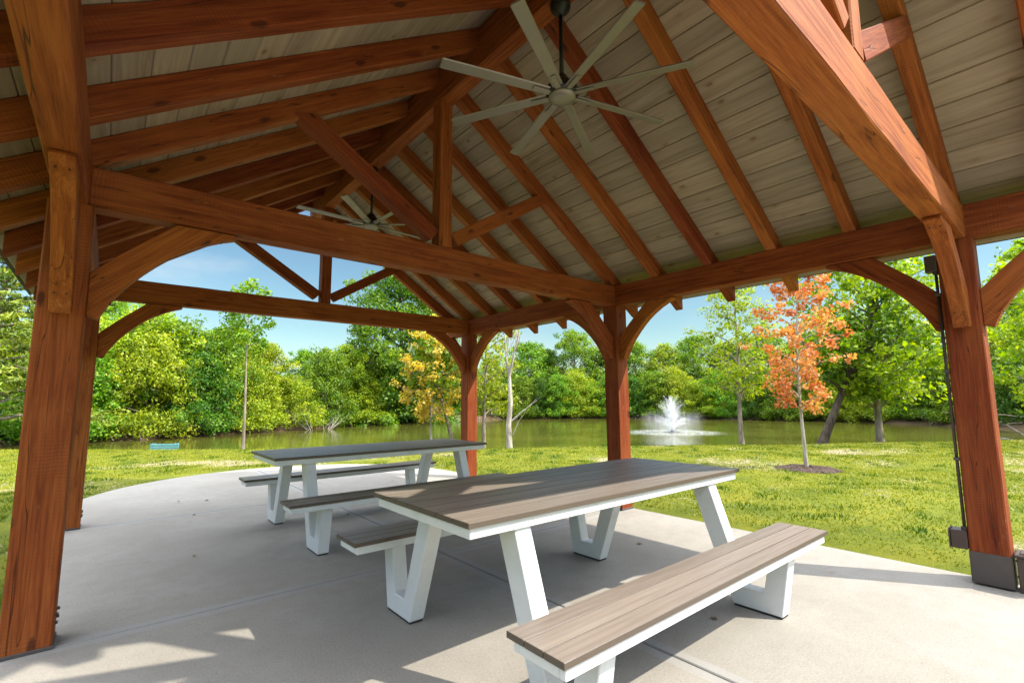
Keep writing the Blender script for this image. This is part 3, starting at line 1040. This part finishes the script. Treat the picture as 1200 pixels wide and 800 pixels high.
# young orange-red maple by the slab
mx, my = 9.87, 2.88
tree('maple_tree', 'young maple with orange-red autumn leaves in a mulch bed on the lawn', 'tree', mx, my,
     build_tree(3, 4.3, 1.2, 0.78, 'oval', 40, 150, 28, 0.066, 0.155, 0.036, BARKP, L_RED, asp=0.85, flat=0.8))
# mulch bed: rough mound
bm = bmesh.new()
for ring_i, (rr_, zz) in enumerate(((0.0, 0.05), (0.35, 0.045), (0.62, 0.02), (0.78, -0.04))):
    pass
prof = [(0, 0.055), (0.22, 0.05), (0.42, 0.035), (0.58, -0.03)]
add_lathe(bm, prof, seg=40)
for v in bm.verts:
    v.co += Vector((random.uniform(-1, 1), random.uniform(-1, 1), random.uniform(-0.3, 0.8))) * 0.02
V_extra = []
bmr = random.Random(2)
for i in range(420):
    a = bmr.uniform(0, 2 * PI); q = 0.60 * math.sqrt(bmr.random())
    Mx = Matrix.Translation((q * math.cos(a), q * math.sin(a), 0.055 - 0.08 * (q / 0.58) ** 2 + 0.012)) @ Matrix.Rotation(bmr.uniform(0, 6.3), 4, 'Z') @ Matrix.Rotation(bmr.uniform(-0.5, 0.5), 4, 'X')
    add_box(bm, -0.03, 0.03, -0.008, 0.008, -0.004, 0.004, 0, Mx)
o = obj('mulch', bm_mesh('mulch', bm, MULCH), None, (mx, my, gz(mx, my))); tag(o, 'round bed of dark bark mulch under the young orange maple', 'mulch', kind='stuff')

# tree with a bare straight trunk at the lawn's edge beyond the fountain
x, y = fr(6.66, 14.45)
tree('young_tree', 'small green tree with a straight tan trunk between fountain and orange maple', 'tree', x, y,
     build_tree(5, 5.2, 1.7, 1.35, 'oval', 26, 140, 34, 0.105, 0.32, 0.085, BARK, L_LIME, asp=0.5))
# large broad tree right of the maple, two trunks
x, y = fr(11.6, 15.6)
big = build_tree(8, 8.4, 1.7, 2.5, 'oval', 48, 250, 46, 0.15, 0.46, 0.12, BARK, L_LIME)
tree('broad_tree', 'broad light green tree with a grey trunk behind the orange maple', 'tree', x, y, big, scz=1.0)
x, y = fr(9.35, 15.2)
tree('leaning_tree', 'tree with a dark trunk leaning right, just right of the orange maple', 'tree', x, y,
     build_tree(12, 5.2, 2.1, 1.5, 'oval', 20, 90, 36, 0.17, 0.5, 0.16, BARKD, L_GREEN, lean=(1.9, -1.6)))
x, y = fr(16.3, 16.4)
tree('yellow_tree', 'leafy yellow-green tree standing right of the nearest right post', 'tree', x + 1.5, y - 1.5,
     build_tree(14, 7.2, 1.3, 2.2, 'oval', 40, 220, 46, 0.15, 0.46, 0.12, BARK, L_LIME), rz=1.0)
# bare pale snag
x, y = fr(-0.17, 13.3)
G = Geo(); rr = random.Random(4)
def snag_branch(p, d, L, r, depth):
    pts = [p]; rads = [r]
    n = 5
    for i in range(n):
        d = (d + Vector((rr.uniform(-1, 1), rr.uniform(-1, 1), rr.uniform(-0.2, 0.5))) * 0.16).normalized()
        pts.append(pts[-1] + d * L / n); rads.append(r * (1 - 0.8 * (i + 1) / n))
    G.tube(pts, rads, 6 if depth == 0 else 4)
    if depth < 2:
        for i in range(4 if depth == 0 else 3):
            k = rr.choice((2, 3, 4)); 
            dd = (d + Vector((rr.uniform(-1, 1), rr.uniform(-1, 1), rr.uniform(0.0, 0.7)))).normalized()
            snag_branch(pts[k], dd, L * rr.uniform(0.35, 0.55), rads[k] * 0.6, depth + 1)
trunkp = [Vector((0, 0, -0.1)), Vector((-0.03, 0, 0.6)), Vector((0.045, 0.0, 1.25)), Vector((0.0, 0, 1.95))]
G.tube(trunkp, [0.09, 0.072, 0.062, 0.048], 9)
cR3 = Vector((cR.x, cR.y, 0))
snag_branch(trunkp[-1], (Vector((0, 0, 1)) + cR3 * 0.22).normalized(), 1.75, 0.05, 0)
snag_branch(trunkp[-1], (Vector((0, 0, 1)) - cR3 * 0.2).normalized(), 1.5, 0.042, 0)
snag_branch(trunkp[2] - Vector((0, 0, 0.55)), (cR3 + Vector((0, 0, 0.75))).normalized(), 0.95, 0.035, 1)
snag_branch(trunkp[0] + Vector((0, 0, 0.35)), (cR3 * 0.8 + Vector((0, 0, 1))).normalized(), 0.75, 0.025, 1)
t = thing('bare_tree', 'bare pale dead tree at the water, between the two far right posts', 'tree', (x, y, gz(x, y)))
obj('trunk', mesh_np('trunk', [tuple(v) for v in G.V], np.array(G.F), BARKP, True), t)
# thin vines and a few leaves climbing it are left to the tree behind
x, y = fr(-1.75, 19.2) if False else fr(-0.95, 14.5)
tree('willow_tree', 'thin yellow-green tree right behind the far right post, left of the bare tree', 'tree', x, y,
     build_tree(17, 5.2, 1.5, 1.15, 'oval', 18, 95, 36, 0.12, 0.36, 0.07, BARK, L_YGREEN, asp=0.45))
# golden young tree
x, y = fr(-2.5, 14.5)
tree('golden_tree', 'young tree with golden orange leaves and a thin trunk behind the far table', 'tree', x, y,
     build_tree(21, 4.2, 1.2, 1.02, 'oval', 30, 120, 34, 0.085, 0.23, 0.042, BARKP, L_GOLD, asp=0.8))
# slim tree at left near the shore
x, y = fr(-7.49, 13.45)
tree('slim_tree', 'slim tall tree with a bare pale trunk and small top, left side of the pond', 'tree', x, y,
     build_tree(23, 4.7, 2.95, 0.85, 'oval', 16, 52, 26, 0.13, 0.26, 0.045, BARK, L_GREEN, asp=0.5))

# tall dark tree and the leaning trunk by the golden tree, on the left bank
x, y = fr(-9.0, 37.6)
tree('dark_tree', 'tall dark green tree left of the golden tree, rising above the far tie beam', 'tree', x, y,
     build_tree(27, 13.4, 0.5, 4.3, 'oval', 54, 320, 90, 0.25, 0.9, 0.28, BARKD, L_MID, skirt=30))
x, y = fr(-1.75, 14.55)
tree('inclined_tree', 'tree with a thin brown trunk leaning left, between golden tree and far right post', 'tree', x, y,
     build_tree(29, 3.6, 1.9, 0.85, 'round', 14, 50, 34, 0.13, 0.34, 0.075, BARK, L_GREEN, lean=(-0.75, 0.62)))

# pine at the far left
x, y = fr(-18.6, 17.2)
tree('pine_tree', 'tall pine with layered light green boughs, far left edge of the photo', 'pine tree', x, y,
     build_tree(31, 10.0, 1.8, 3.2, 'cone', 52, 340, 60, 0.26, 0.62, 0.16, BARK, L_PINE, flat=0.28, asp=0.22, droop=0.03))

# shrubs and trees along the left bank
shrubA = build_tree(41, 3.6, 0.1, 2.0, 'dome', 26, 300, 70, 0.13, 0.50, 0.07, BARK, L_YGREEN, asp=0.5, skirt=90)
shrubB = build_tree(43, 4.0, 0.1, 2.1, 'dome', 26, 310, 70, 0.135, 0.52, 0.07, BARK, L_GREEN, asp=0.55, skirt=90)
shrubC = build_tree(47, 3.0, 0.05, 2.2, 'dome', 26, 290, 70, 0.13, 0.50, 0.06, BARK, L_YGREEN, asp=0.55, skirt=90)
shrubD = build_tree(49, 3.4, 0.1, 1.9, 'dome', 26, 260, 66, 0.13, 0.50, 0.06, BARK, L_DARK, asp=0.55, skirt=60)
btA = build_tree(51, 7.0, 1.0, 2.6, 'oval', 36, 250, 64, 0.17, 0.62, 0.14, BARK, L_YGREEN)
btB = build_tree(53, 7.6, 1.0, 2.9, 'round', 36, 260, 64, 0.18, 0.66, 0.15, BARK, L_GREEN)
btC = build_tree(57, 7.2, 0.6, 2.7, 'oval', 36, 250, 64, 0.18, 0.64, 0.14, BARK, L_DARK)

lab_sl = 'leafy yellow-green shrub massed along the bank left of the pond'
sl = [(-26.5, 20.0, 1.2), (-23.6, 21.6, 1.25), (-20.6, 22.4, 1.2), (-18.4, 24.6, 1.15), (-17.0, 26.0, 1.1), (-15.8, 28.3, 1.1), (-14.6, 31.0, 1.1),
      (-13.4, 33.6, 1.1), (-11.8, 36.2, 1.1), (-10.2, 39.0, 1.15), (-21.8, 24.5, 1.35), (-24.5, 24.6, 1.5), (-19.4, 27.0, 1.5), (-29, 21.5, 1.5), (-8.2, 41.0, 1.1)]
for i, (R_, F_, s) in enumerate(sl):
    x, y = fr(R_ + 0.55, F_ - 0.75)
    tree('shrub', lab_sl, 'shrub', x, y, (shrubA, shrubC, shrubB, shrubA, shrubD)[i % 5], 'shrubs along the left bank', i * 1.7, s * random.uniform(0.78, 1.12), scz=s * random.uniform(0.7, 1.2))
lab_tl = 'rounded green tree rising out of the shrubs left of the pond'
tl = [(-19.2, 25.0, 0.86, 0), (-24.5, 28, 0.95, 1), (-16.3, 27.0, 0.70, 1), (-15.4, 29.3, 0.68, 0), (-16.0, 36.5, 0.62, 1), (-12.2, 34.8, 0.74, 0), (-10.8, 37.2, 0.72, 1), (-30, 26, 1.0, 0), (-34, 24, 1.1, 2), (-13.5, 42, 0.7, 2), (-18.5, 33, 0.68, 2)]
for i, (R_, F_, s, k) in enumerate(tl):
    x, y = fr(R_, F_)
    tree('bank_tree', lab_tl, 'tree', x, y, (btA, btB, btC)[k], 'trees among the left bank shrubs', i * 2.1, s)

lab_sf = 'rounded green shrub overhanging the far shore of the pond'
sf = []
for i in range(22):
    q = i / 21
    # along the far shore from the pond's far left round to the right
    R_ = -4.5 + q * 36
    F_ = 45.6 - 0.0 * R_
    if R_ > 5: F_ = 45.6 - 0.030 * (R_ - 5) ** 2
    sf.append((R_, F_ + random.uniform(-0.2, 0.8), random.uniform(0.85, 1.12)))
sf += [(26.6, 19.6, 0.8), (27.6, 22.6, 0.95), (27.3, 26.0, 0.95), (26.6, 29.5, 1.0), (26.0, 33.0, 1.0), (30.5, 24.5, 1.2)]
for i, (R_, F_, s) in enumerate(sf):
    x, y = fr(R_, F_)
    tree('shrub', lab_sf, 'shrub', x, y, (shrubB, shrubA, shrubC, shrubB, shrubD)[i % 5], 'shrubs along the far shore', i * 1.3, s)
lab_tf = 'round crowned green tree standing behind the far shore shrubs'
tf = [(-6, 47, 0.95, 1), (-2.5, 49, 0.85, 0), (1.2, 49, 1.05, 1), (3.2, 51, 1.0, 2), (6.2, 50.5, 1.22, 1), (9.6, 51, 1.0, 2), (12.5, 50, 1.02, 1), (15.4, 50, 1.05, 0), (18.2, 49, 1.08, 1), (21.0, 47.5, 1.0, 2),
      (23.6, 45, 1.02, 1), (25.8, 42, 1.05, 2), (27.6, 39, 1.1, 1), (29, 36, 1.1, 2), (31, 33, 1.1, 1), (33, 30, 1.1, 2), (35, 27, 1.15, 1), (37, 31, 1.2, 2), (30.2, 28.5, 0.9, 0), (40, 25, 1.2, 0)]
for i, (R_, F_, s, k) in enumerate(tf):
    x, y = fr(R_, F_)
    tree('far_tree', lab_tf, 'tree', x, y, (btA, btB, btC)[k], 'trees behind the far shore', i * 1.9, s * 0.86)
# the wood behind, one mass
woodV = []; rw = np.random.default_rng(77)
cen = []
for i in range(900):
    R_ = rw.uniform(-48, 62); F_ = rw.uniform(56, 66) if R_ < 22 else rw.uniform(46, 60)
    if R_ < -16: F_ = rw.uniform(46, 58)
    x, y = fr(R_, F_); cen.append((x, y, rw.uniform(0, 3.6)))
cen = np.array(cen)
o = obj('woods', leaves_mesh('woods', cen, rw.uniform(0.9, 1.7, len(cen)), 46, 0.5, L_DARK, rw)); tag(o, 'dark leafy wood behind the trees across the pond', 'woods', kind='stuff')

G = Geo(); rr = random.Random(33)
for i in range(11):
    a = rr.uniform(0, 2 * PI)
    snag_branch(Vector((0.15 * math.cos(a), 0.15 * math.sin(a), -0.1)), Vector((0.75 * math.cos(a), 0.75 * math.sin(a), 0.8)).normalized(), rr.uniform(1.4, 2.3), 0.03, 1)
x, y = fr(-12.0, 29.8)
t = thing('bare_shrub', 'leafless grey brushy shrub on the left bank, left of the tall dark tree', 'shrub', (x, y, gz(x, y)))
obj('stems', mesh_np('stems', [tuple(v) for v in G.V], np.array(G.F), BARKP, True), t)

# driftwood at the right shore
G = Geo(); rr = random.Random(9)
dx, dy = fr(18.1, 16.9)
for i in range(9):
    a = rr.uniform(0, 2 * PI); L = rr.uniform(0.9, 2.2)
    p = Vector((rr.uniform(-0.4, 0.4), rr.uniform(-0.4, 0.4), 0.05)); d = Vector((math.cos(a), math.sin(a), rr.uniform(0.15, 0.8))).normalized()
    G.tube([p, p + d * L * 0.5 + Vector((0, 0, 0.05)), p + d * L], [0.035, 0.025, 0.008], 5)
o = obj('fallen_branches', mesh_np('fallen_branches', [tuple(v) for v in G.V], np.array(G.F), BARKP, True), None, (dx, dy, gz(dx, dy)))
tag(o, 'bare grey fallen branches on the shore at the right edge', 'branches')
# exposed roots, twigs and dead branches along the far waterline
G = Geo()
for i in range(240):
    q = rr.random() * len(PX); k = int(q); f = q - k
    a, b = PX[k], PX[(k + 1) % len(PX)]
    p = a + (b - a) * f
    R_, F_ = FRof(p[0], p[1])
    if F_ < 18: continue
    out = np.array([p[0] - cx, p[1] - cy]); out /= np.linalg.norm(out)
    s = Vector((p[0] + out[0] * 0.5, p[1] + out[1] * 0.5, WZ + rr.uniform(0.15, 0.7)))
    d = Vector((-out[0] + rr.uniform(-1, 1), -out[1] + rr.uniform(-1, 1), rr.uniform(-0.5, 0.35))).normalized()
    L = rr.uniform(0.5, 1.5)
    G.tube([s, s + d * L * 0.5 + Vector((0, 0, 0.06)), s + d * L], [0.035, 0.025, 0.008], 4)
o = obj('dead_twigs', mesh_np('dead_twigs', [tuple(v) for v in G.V], np.array(G.F), BARK, True)); tag(o, 'tangle of dead twigs and roots along the muddy waterline', 'twigs', kind='stuff')

# ------------------------------------------------------------------ fountain
fx, fy = fr(7.94, 24.8)
ft = thing('fountain', 'white water jet fountain spraying up from the pond', 'fountain', (fx, fy, WZ))
rr = random.Random(15)
G = Geo(); DV = []
for i in range(150):
    a = rr.uniform(0, 2 * PI); u = rr.random()
    if i < 70: vh, apex = rr.uniform(0.02, 0.62), rr.uniform(1.1, 1.85)
    elif i < 105: vh, apex = rr.uniform(0.6, 1.5), rr.uniform(0.85, 1.45)
    else: vh, apex = rr.uniform(1.4, 2.7), rr.uniform(0.45, 0.95)
    vz = math.sqrt(2 * 9.81 * apex); T = 2 * vz / 9.81
    pts = []
    tt0 = 0.0; tt1 = T * rr.uniform(0.36, 0.62)
    for k in range(9):
        tq = tt0 + (tt1 - tt0) * k / 8
        pts.append(Vector((math.cos(a) * vh * tq, math.sin(a) * vh * tq, max(0.02, vz * tq - 4.905 * tq * tq))))
    r0 = rr.uniform(0.007, 0.014)
    G.tube(pts, [r0 * (0.8 + 0.6 * k / 8) for k in range(9)], 4)
    for k in range(26):
        tq = T * min(rr.uniform(0.08, 0.85), rr.uniform(0.2, 1.0))
        p = Vector((math.cos(a) * vh * tq, math.sin(a) * vh * tq, max(0.0, vz * tq - 4.905 * tq * tq)))
        DV.append(p + Vector((rr.gauss(0, 0.05), rr.gauss(0, 0.05), rr.gauss(0, 0.04))))
def mist_mat():
    nt = NT('water_mist')
    tc = nt.n('ShaderNodeTexCoord'); v = tc.outputs['Object']
    sx = nt.n('ShaderNodeSeparateXYZ'); nt.l(v, sx.inputs[0])
    r = nt.math('SQRT', nt.math('ADD', nt.math('MULTIPLY', sx.outputs[0], sx.outputs[0]), nt.math('MULTIPLY', sx.outputs[1], sx.outputs[1])))
    z = sx.outputs[2]
    streak = nt.noise(nt.mapping(v, (5, 5, 1.1)), 1.0, 4, 0.6)
    core_r = nt.math('ADD', 0.08, nt.math('MULTIPLY', z, 0.42))
    core = nt.math('MULTIPLY', nt.mapr(nt.math('DIVIDE', r, core_r), 0.25, 1.05, 1, 0), nt.mapr(z, 0.7, 1.75, 1, 0))
    skr = nt.math('MULTIPLY', nt.mapr(r, 0.3, 1.75, 1, 0), nt.mapr(nt.math('SUBTRACT', z, nt.math('MULTIPLY', r, 0.38)), 0.15, 0.75, 1, 0))
    d = nt.math('ADD', nt.math('MULTIPLY', core, 1.3), nt.math('MULTIPLY', skr, 0.28))
    d = nt.math('MULTIPLY', d, nt.mapr(streak, 0.36, 0.62, 0.12, 1.5))
    p = nt.n('ShaderNodeVolumePrincipled'); p.inputs['Color'].default_value = (0.97, 0.98, 1, 1); p.inputs['Anisotropy'].default_value = 0.0
    nt.l(d, p.inputs['Density']); nt.l(p.outputs[0], nt.out.inputs['Volume'])
    return nt.m


bm = bmesh.new()
add_lathe(bm, [(0, 0.03), (1.8, 0.03), (1.8, 0.7), (1.2, 1.15), (0.75, 2.0), (0, 2.0)], seg=24)
obj('mist', bm_mesh('mist', bm, mist_mat()), ft)
obj('water_jet', mesh_np('water_jet', [tuple(v) for v in G.V], np.array(G.F), SPRAY, True), ft)
V = []; F = []
for p in DV:
    s = rr.uniform(0.003, 0.008); b = len(V)
    for q in ((1, 1, 1), (1, -1, -1), (-1, 1, -1), (-1, -1, 1)): V.append((p.x + q[0] * s, p.y + q[1] * s, max(0.004, p.z + q[2] * s)))
    F += [(b, b + 1, b + 2), (b, b + 3, b + 1), (b, b + 2, b + 3), (b + 1, b + 3, b + 2)]
obj('spray', mesh_np('spray', V, np.array(F), DROP), ft)
bm = bmesh.new()
vs = [bm.verts.new((3.4 * math.cos(2 * PI * i / 48), 3.4 * math.sin(2 * PI * i / 48), 0.012)) for i in range(48)]
bm.faces.new(vs)
obj('foam', bm_mesh('foam', bm, FOAM), ft)
bm = bmesh.new(); add_lathe(bm, [(0, -0.1), (0.32, -0.1), (0.36, 0.0), (0.30, 0.05), (0.07, 0.06), (0.06, 0.13), (0, 0.13)], seg=20)
obj('float', bm_mesh('float', bm, BLACK, True), ft)

# ------------------------------------------------------------------ teal bench at the shore, left
bx, by = fr(-11.2, 15.6)
tb = thing('shore_bench', 'small teal bench beyond the lawn edge at left, its back just showing', 'bench', (bx, by, gz(bx, by)), -YAW + 0.05)
def bpart(name, boxes, parent=tb):
    bm = bmesh.new()
    for b in boxes: add_box(bm, *b, 0.004)
    return obj(name, bm_mesh(name, bm, TEAL), parent)
zb = -gz(bx, by) - 0.40
bpart('backrest', [(-0.44, 0.44, 0, 0.03, 0.36 + i * 0.075, 0.42 + i * 0.075) for i in range(3)])
bpart('seat', [(-0.44, 0.44, 0.06 + i * 0.09, 0.14 + i * 0.09, 0.28, 0.305) for i in range(4)])
for xx in (-0.40, -0.32, 0.30, 0.38):
    bpart('upright', [(xx, xx + 0.04, 0.031, 0.06, 0.0, 0.585)])
for xx in (-0.40, 0.36):
    bpart('leg', [(xx, xx + 0.04, 0.36, 0.40, 0.0, 0.279)])

# ------------------------------------------------------------------ grass blades over the lawn
def grass():
    r = np.random.default_rng(5)
    N = 900000
    R_ = r.uniform(-17, 22, N); F_ = 1.0 + 15.0 * r.random(N) ** 0.75
    keepv = np.abs(R_) < F_ * 1.28 + 1.0
    R_, F_ = R_[keepv], F_[keepv]
    X = CAM.x + cF.x * F_ + cR.x * R_; Y = CAM.y + cF.y * F_ + cR.y * R_
    # off the slab
    inside = (X > SX0 - 0.012) & (X < SX1 + 0.012) & (Y < 6.8)
    ell = ((X - 2.41) / 2.60) ** 2 + (np.maximum(Y - 6.75, 0) / 3.02) ** 2 < 1.0
    inside |= ell & (Y > 6.0)
    mul = np.hypot(X - mx, Y - my) < 0.53
    keep = ~inside & ~mul
    X, Y, F_ = X[keep], Y[keep], F_[keep]
    sd = pond_sd(X, Y); k = sd > 0.25
    X, Y, F_, sd = X[k], Y[k], F_[k], sd[k]
    bx_ = bare_interp(X, Y)
    dens = np.clip(1.15 - 1.5 * np.clip(bx_ - 0.25, 0, 1), 0.04, 1) * np.clip(1.15 - 0.03 * F_, 0.5, 1)
    k = r.random(len(X)) < dens * 0.62
    X, Y, F_ = X[k], Y[k], F_[k]; bx_ = bx_[k]
    n = len(X)
    Z = ground_z(X[None, :], Y[None, :])[0] - 0.004
    # tussocks: taller, greener where a slow noise is high
    tus = 0.5 + 0.5 * np.sin(X * 5.1 + 2 * np.sin(Y * 3.7)) * np.sin(Y * 4.3 + 1.7 * np.sin(X * 2.9))
    tus2 = 0.5 + 0.5 * np.sin(X * 1.3 + 1.9 * np.sin(Y * 0.9)) * np.sin(Y * 1.1 + 2.2 * np.sin(X * 0.7))
    h = (0.014 + 0.024 * r.random(n)) * (0.7 + 1.1 * tus ** 4)
    w = 0.004 + 0.0035 * r.random(n) + 0.0006 * F_
    a = r.uniform(0, 2 * PI, n); ln = r.uniform(0.1, 0.95, n) * h
    b = r.uniform(0, 2 * PI, n)
    V = np.empty((n, 3, 3))
    dx, dy = np.cos(a) * w, np.sin(a) * w
    V[:, 0] = np.stack([X - dx, Y - dy, Z], 1); V[:, 1] = np.stack([X + dx, Y + dy, Z], 1)
    V[:, 2] = np.stack([X + np.cos(b) * ln, Y + np.sin(b) * ln, Z + h], 1)
    tone = np.clip(0.74 - 0.75 * tus ** 3 * (1 - 0.4 * tus2) - 0.22 * np.clip(1 - F_ / 9, 0, 1) + 0.16 * r.normal(size=n) + 0.25 * np.clip(bx_ - 0.3, 0, 1), 0, 1)
    return mesh_np('grass', V.reshape(-1, 3), np.arange(n * 3).reshape(n, 3), GRASSM, False, {'tone': np.repeat(tone, 3)})


def bare_interp(X, Y):
    # the same field, read off the ground's own grid
    i = np.clip(np.searchsorted(gx, X) - 1, 0, len(gx) - 2); j = np.clip(np.searchsorted(gy, Y) - 1, 0, len(gy) - 2)
    fx_ = (X - gx[i]) / (gx[i + 1] - gx[i]); fy_ = (Y - gy[j]) / (gy[j + 1] - gy[j])
    B = bare_full
    return (B[j, i] * (1 - fx_) + B[j, i + 1] * fx_) * (1 - fy_) + (B[j + 1, i] * (1 - fx_) + B[j + 1, i + 1] * fx_) * fy_


o = obj('grass', grass()); tag(o, 'short yellow-green lawn grass with worn sandy patches around the slab', 'grass', kind='stuff')

# dry leaves on the concrete
V = []; F = []; tone = []
rr = random.Random(21)
for i in range(15):
    x = rr.uniform(0.3, 4.8); y = rr.uniform(0.4, 8.5); s = rr.uniform(0.012, 0.03); a = rr.uniform(0, 6.3)
    b = len(V)
    for u, v, z in ((-1, 0, 0.002), (-0.2, -0.6, 0.010), (1, 0, 0.003), (-0.1, 0.6, 0.012)):
        V.append((x + s * (u * math.cos(a) - v * math.sin(a)), y + s * (u * math.sin(a) + v * math.cos(a)), z))
    F.append((b, b + 1, b + 2, b + 3))
o = obj('fallen_leaves', mesh_np('fallen_leaves', V, np.array(F), DRYLEAF)); tag(o, 'a few small dry leaves scattered over the concrete', 'leaves', kind='stuff')

# ------------------------------------------------------------------ sky, sun, camera
SUN_EL = math.radians(45.0)
sx_, sy_ = 0.555, -0.832          # towards the sun, on the ground
world = bpy.data.worlds.new('World'); scene.world = world
world.use_nodes = True
wt = world.node_tree; wt.nodes.clear()
wo = wt.nodes.new('ShaderNodeOutputWorld'); bg = wt.nodes.new('ShaderNodeBackground')
sky = wt.nodes.new('ShaderNodeTexSky'); sky.sky_type = 'NISHITA'; sky.sun_disc = False
sky.sun_elevation = SUN_EL; sky.sun_rotation = math.atan2(sx_, sy_)
sky.air_density = 1.0; sky.dust_density = 1.2; sky.ozone_density = 1.3
tc = wt.nodes.new('ShaderNodeTexCoord'); mp = wt.nodes.new('ShaderNodeMapping'); mp.inputs['Scale'].default_value = (1.0, 1.0, 3.2)
mp.inputs['Location'].default_value = (0.35, 0.1, 0.0)
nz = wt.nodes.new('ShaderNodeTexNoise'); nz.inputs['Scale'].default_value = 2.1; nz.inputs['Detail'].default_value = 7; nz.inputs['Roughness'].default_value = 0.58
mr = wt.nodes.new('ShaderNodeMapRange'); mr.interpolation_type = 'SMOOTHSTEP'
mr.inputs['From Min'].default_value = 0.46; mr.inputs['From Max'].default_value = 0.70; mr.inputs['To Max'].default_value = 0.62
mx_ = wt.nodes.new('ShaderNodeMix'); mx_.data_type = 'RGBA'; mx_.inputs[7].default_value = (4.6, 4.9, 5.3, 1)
wt.links.new(tc.outputs['Generated'], mp.inputs['Vector']); wt.links.new(mp.outputs[0], nz.inputs['Vector'])
sep = wt.nodes.new('ShaderNodeSeparateXYZ'); wt.links.new(tc.outputs['Generated'], sep.inputs[0])
rp = wt.nodes.new('ShaderNodeValToRGB'); wt.links.new(sep.outputs[2], rp.inputs[0])
els = rp.color_ramp.elements
for _ in range(2): els.new(0.5)
for e_, (p_, c_) in zip(els, [(0.0, (0.36, 0.37, 0.30)), (0.14, (0.255, 0.30, 0.265)), (0.34, (0.20, 0.25, 0.245)), (0.62, (0.9, 0.95, 1.0))]): e_.position = p_; e_.color = (*c_, 1)
tm = wt.nodes.new('ShaderNodeMix'); tm.data_type = 'RGBA'; tm.blend_type = 'MULTIPLY'; tm.inputs[0].default_value = 1.0
wt.links.new(sky.outputs[0], tm.inputs[6]); wt.links.new(rp.outputs[0], tm.inputs[7])
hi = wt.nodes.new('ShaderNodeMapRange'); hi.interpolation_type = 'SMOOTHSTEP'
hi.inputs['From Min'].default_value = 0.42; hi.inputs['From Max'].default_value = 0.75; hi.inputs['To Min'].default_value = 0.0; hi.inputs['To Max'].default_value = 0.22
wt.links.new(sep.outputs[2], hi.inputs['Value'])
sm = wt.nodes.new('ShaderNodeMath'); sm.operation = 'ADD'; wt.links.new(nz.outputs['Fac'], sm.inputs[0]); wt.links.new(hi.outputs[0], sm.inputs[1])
cr_ = wt.nodes.new('ShaderNodeMix'); cr_.data_type = 'RGBA'; cr_.inputs[6].default_value = (1.25, 1.4, 1.55, 1); cr_.inputs[7].default_value = (12.0, 12.2, 12.5, 1)  # the bright upper clouds stay out of view, added as fill light
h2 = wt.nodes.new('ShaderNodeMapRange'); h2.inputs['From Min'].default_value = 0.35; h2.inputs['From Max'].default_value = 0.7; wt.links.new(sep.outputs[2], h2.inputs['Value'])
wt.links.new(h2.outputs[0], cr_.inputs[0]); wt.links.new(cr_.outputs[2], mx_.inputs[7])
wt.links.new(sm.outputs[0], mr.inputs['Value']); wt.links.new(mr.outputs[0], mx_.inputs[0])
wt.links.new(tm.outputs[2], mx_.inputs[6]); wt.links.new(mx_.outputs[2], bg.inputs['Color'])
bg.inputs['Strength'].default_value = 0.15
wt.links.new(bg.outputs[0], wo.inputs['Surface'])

ld = bpy.data.lights.new('sun', 'SUN'); ld.energy = 2.0; ld.angle = math.radians(0.53); ld.color = (1.0, 0.93, 0.80)
lo = bpy.data.objects.new('sun', ld); link(lo)
sd_ = Vector((sx_ * math.cos(SUN_EL), sy_ * math.cos(SUN_EL), math.sin(SUN_EL)))
lo.rotation_euler = sd_.to_track_quat('Z', 'Y').to_euler(); lo.location = (6, -8, 12)

cam = bpy.data.cameras.new('camera'); co = bpy.data.objects.new('camera', cam); link(co)
fwd = Vector((math.sin(YAW) * math.cos(PITCH), math.cos(YAW) * math.cos(PITCH), math.sin(PITCH)))
r_ = Vector((math.cos(YAW), -math.sin(YAW), 0)); u_ = r_.cross(fwd)
r2 = r_ * math.cos(ROLL) + u_ * math.sin(ROLL); u2 = -r_ * math.sin(ROLL) + u_ * math.cos(ROLL)
mw = Matrix((r2, u2, -fwd)).transposed().to_4x4(); mw.translation = CAM
co.matrix_world = mw
cam.sensor_width = 36; cam.lens = 36 * 564.37 / 1200
cam.shift_x = -(603.57 - 600) / 1200; cam.shift_y = (402.4 - 400) / 1200
cam.clip_start = 0.03; cam.clip_end = 3000
scene.camera = co
scene.view_settings.view_transform = 'Standard'; scene.view_settings.look = 'None'
scene.view_settings.gamma = 1.0; scene.view_settings.exposure = 2.12
scene.view_settings.use_curve_mapping = False
scene.cycles.max_bounces = 8; scene.cycles.diffuse_bounces = 5; scene.cycles.transparent_max_bounces = 16
scene.cycles.use_denoising = True
scene.cycles.denoiser = 'OPENIMAGEDENOISE'
scene.cycles.denoising_input_passes = 'RGB_ALBEDO_NORMAL'
scene.cycles.denoising_prefilter = 'ACCURATE'
scene.cycles.sample_clamp_indirect = 6.0
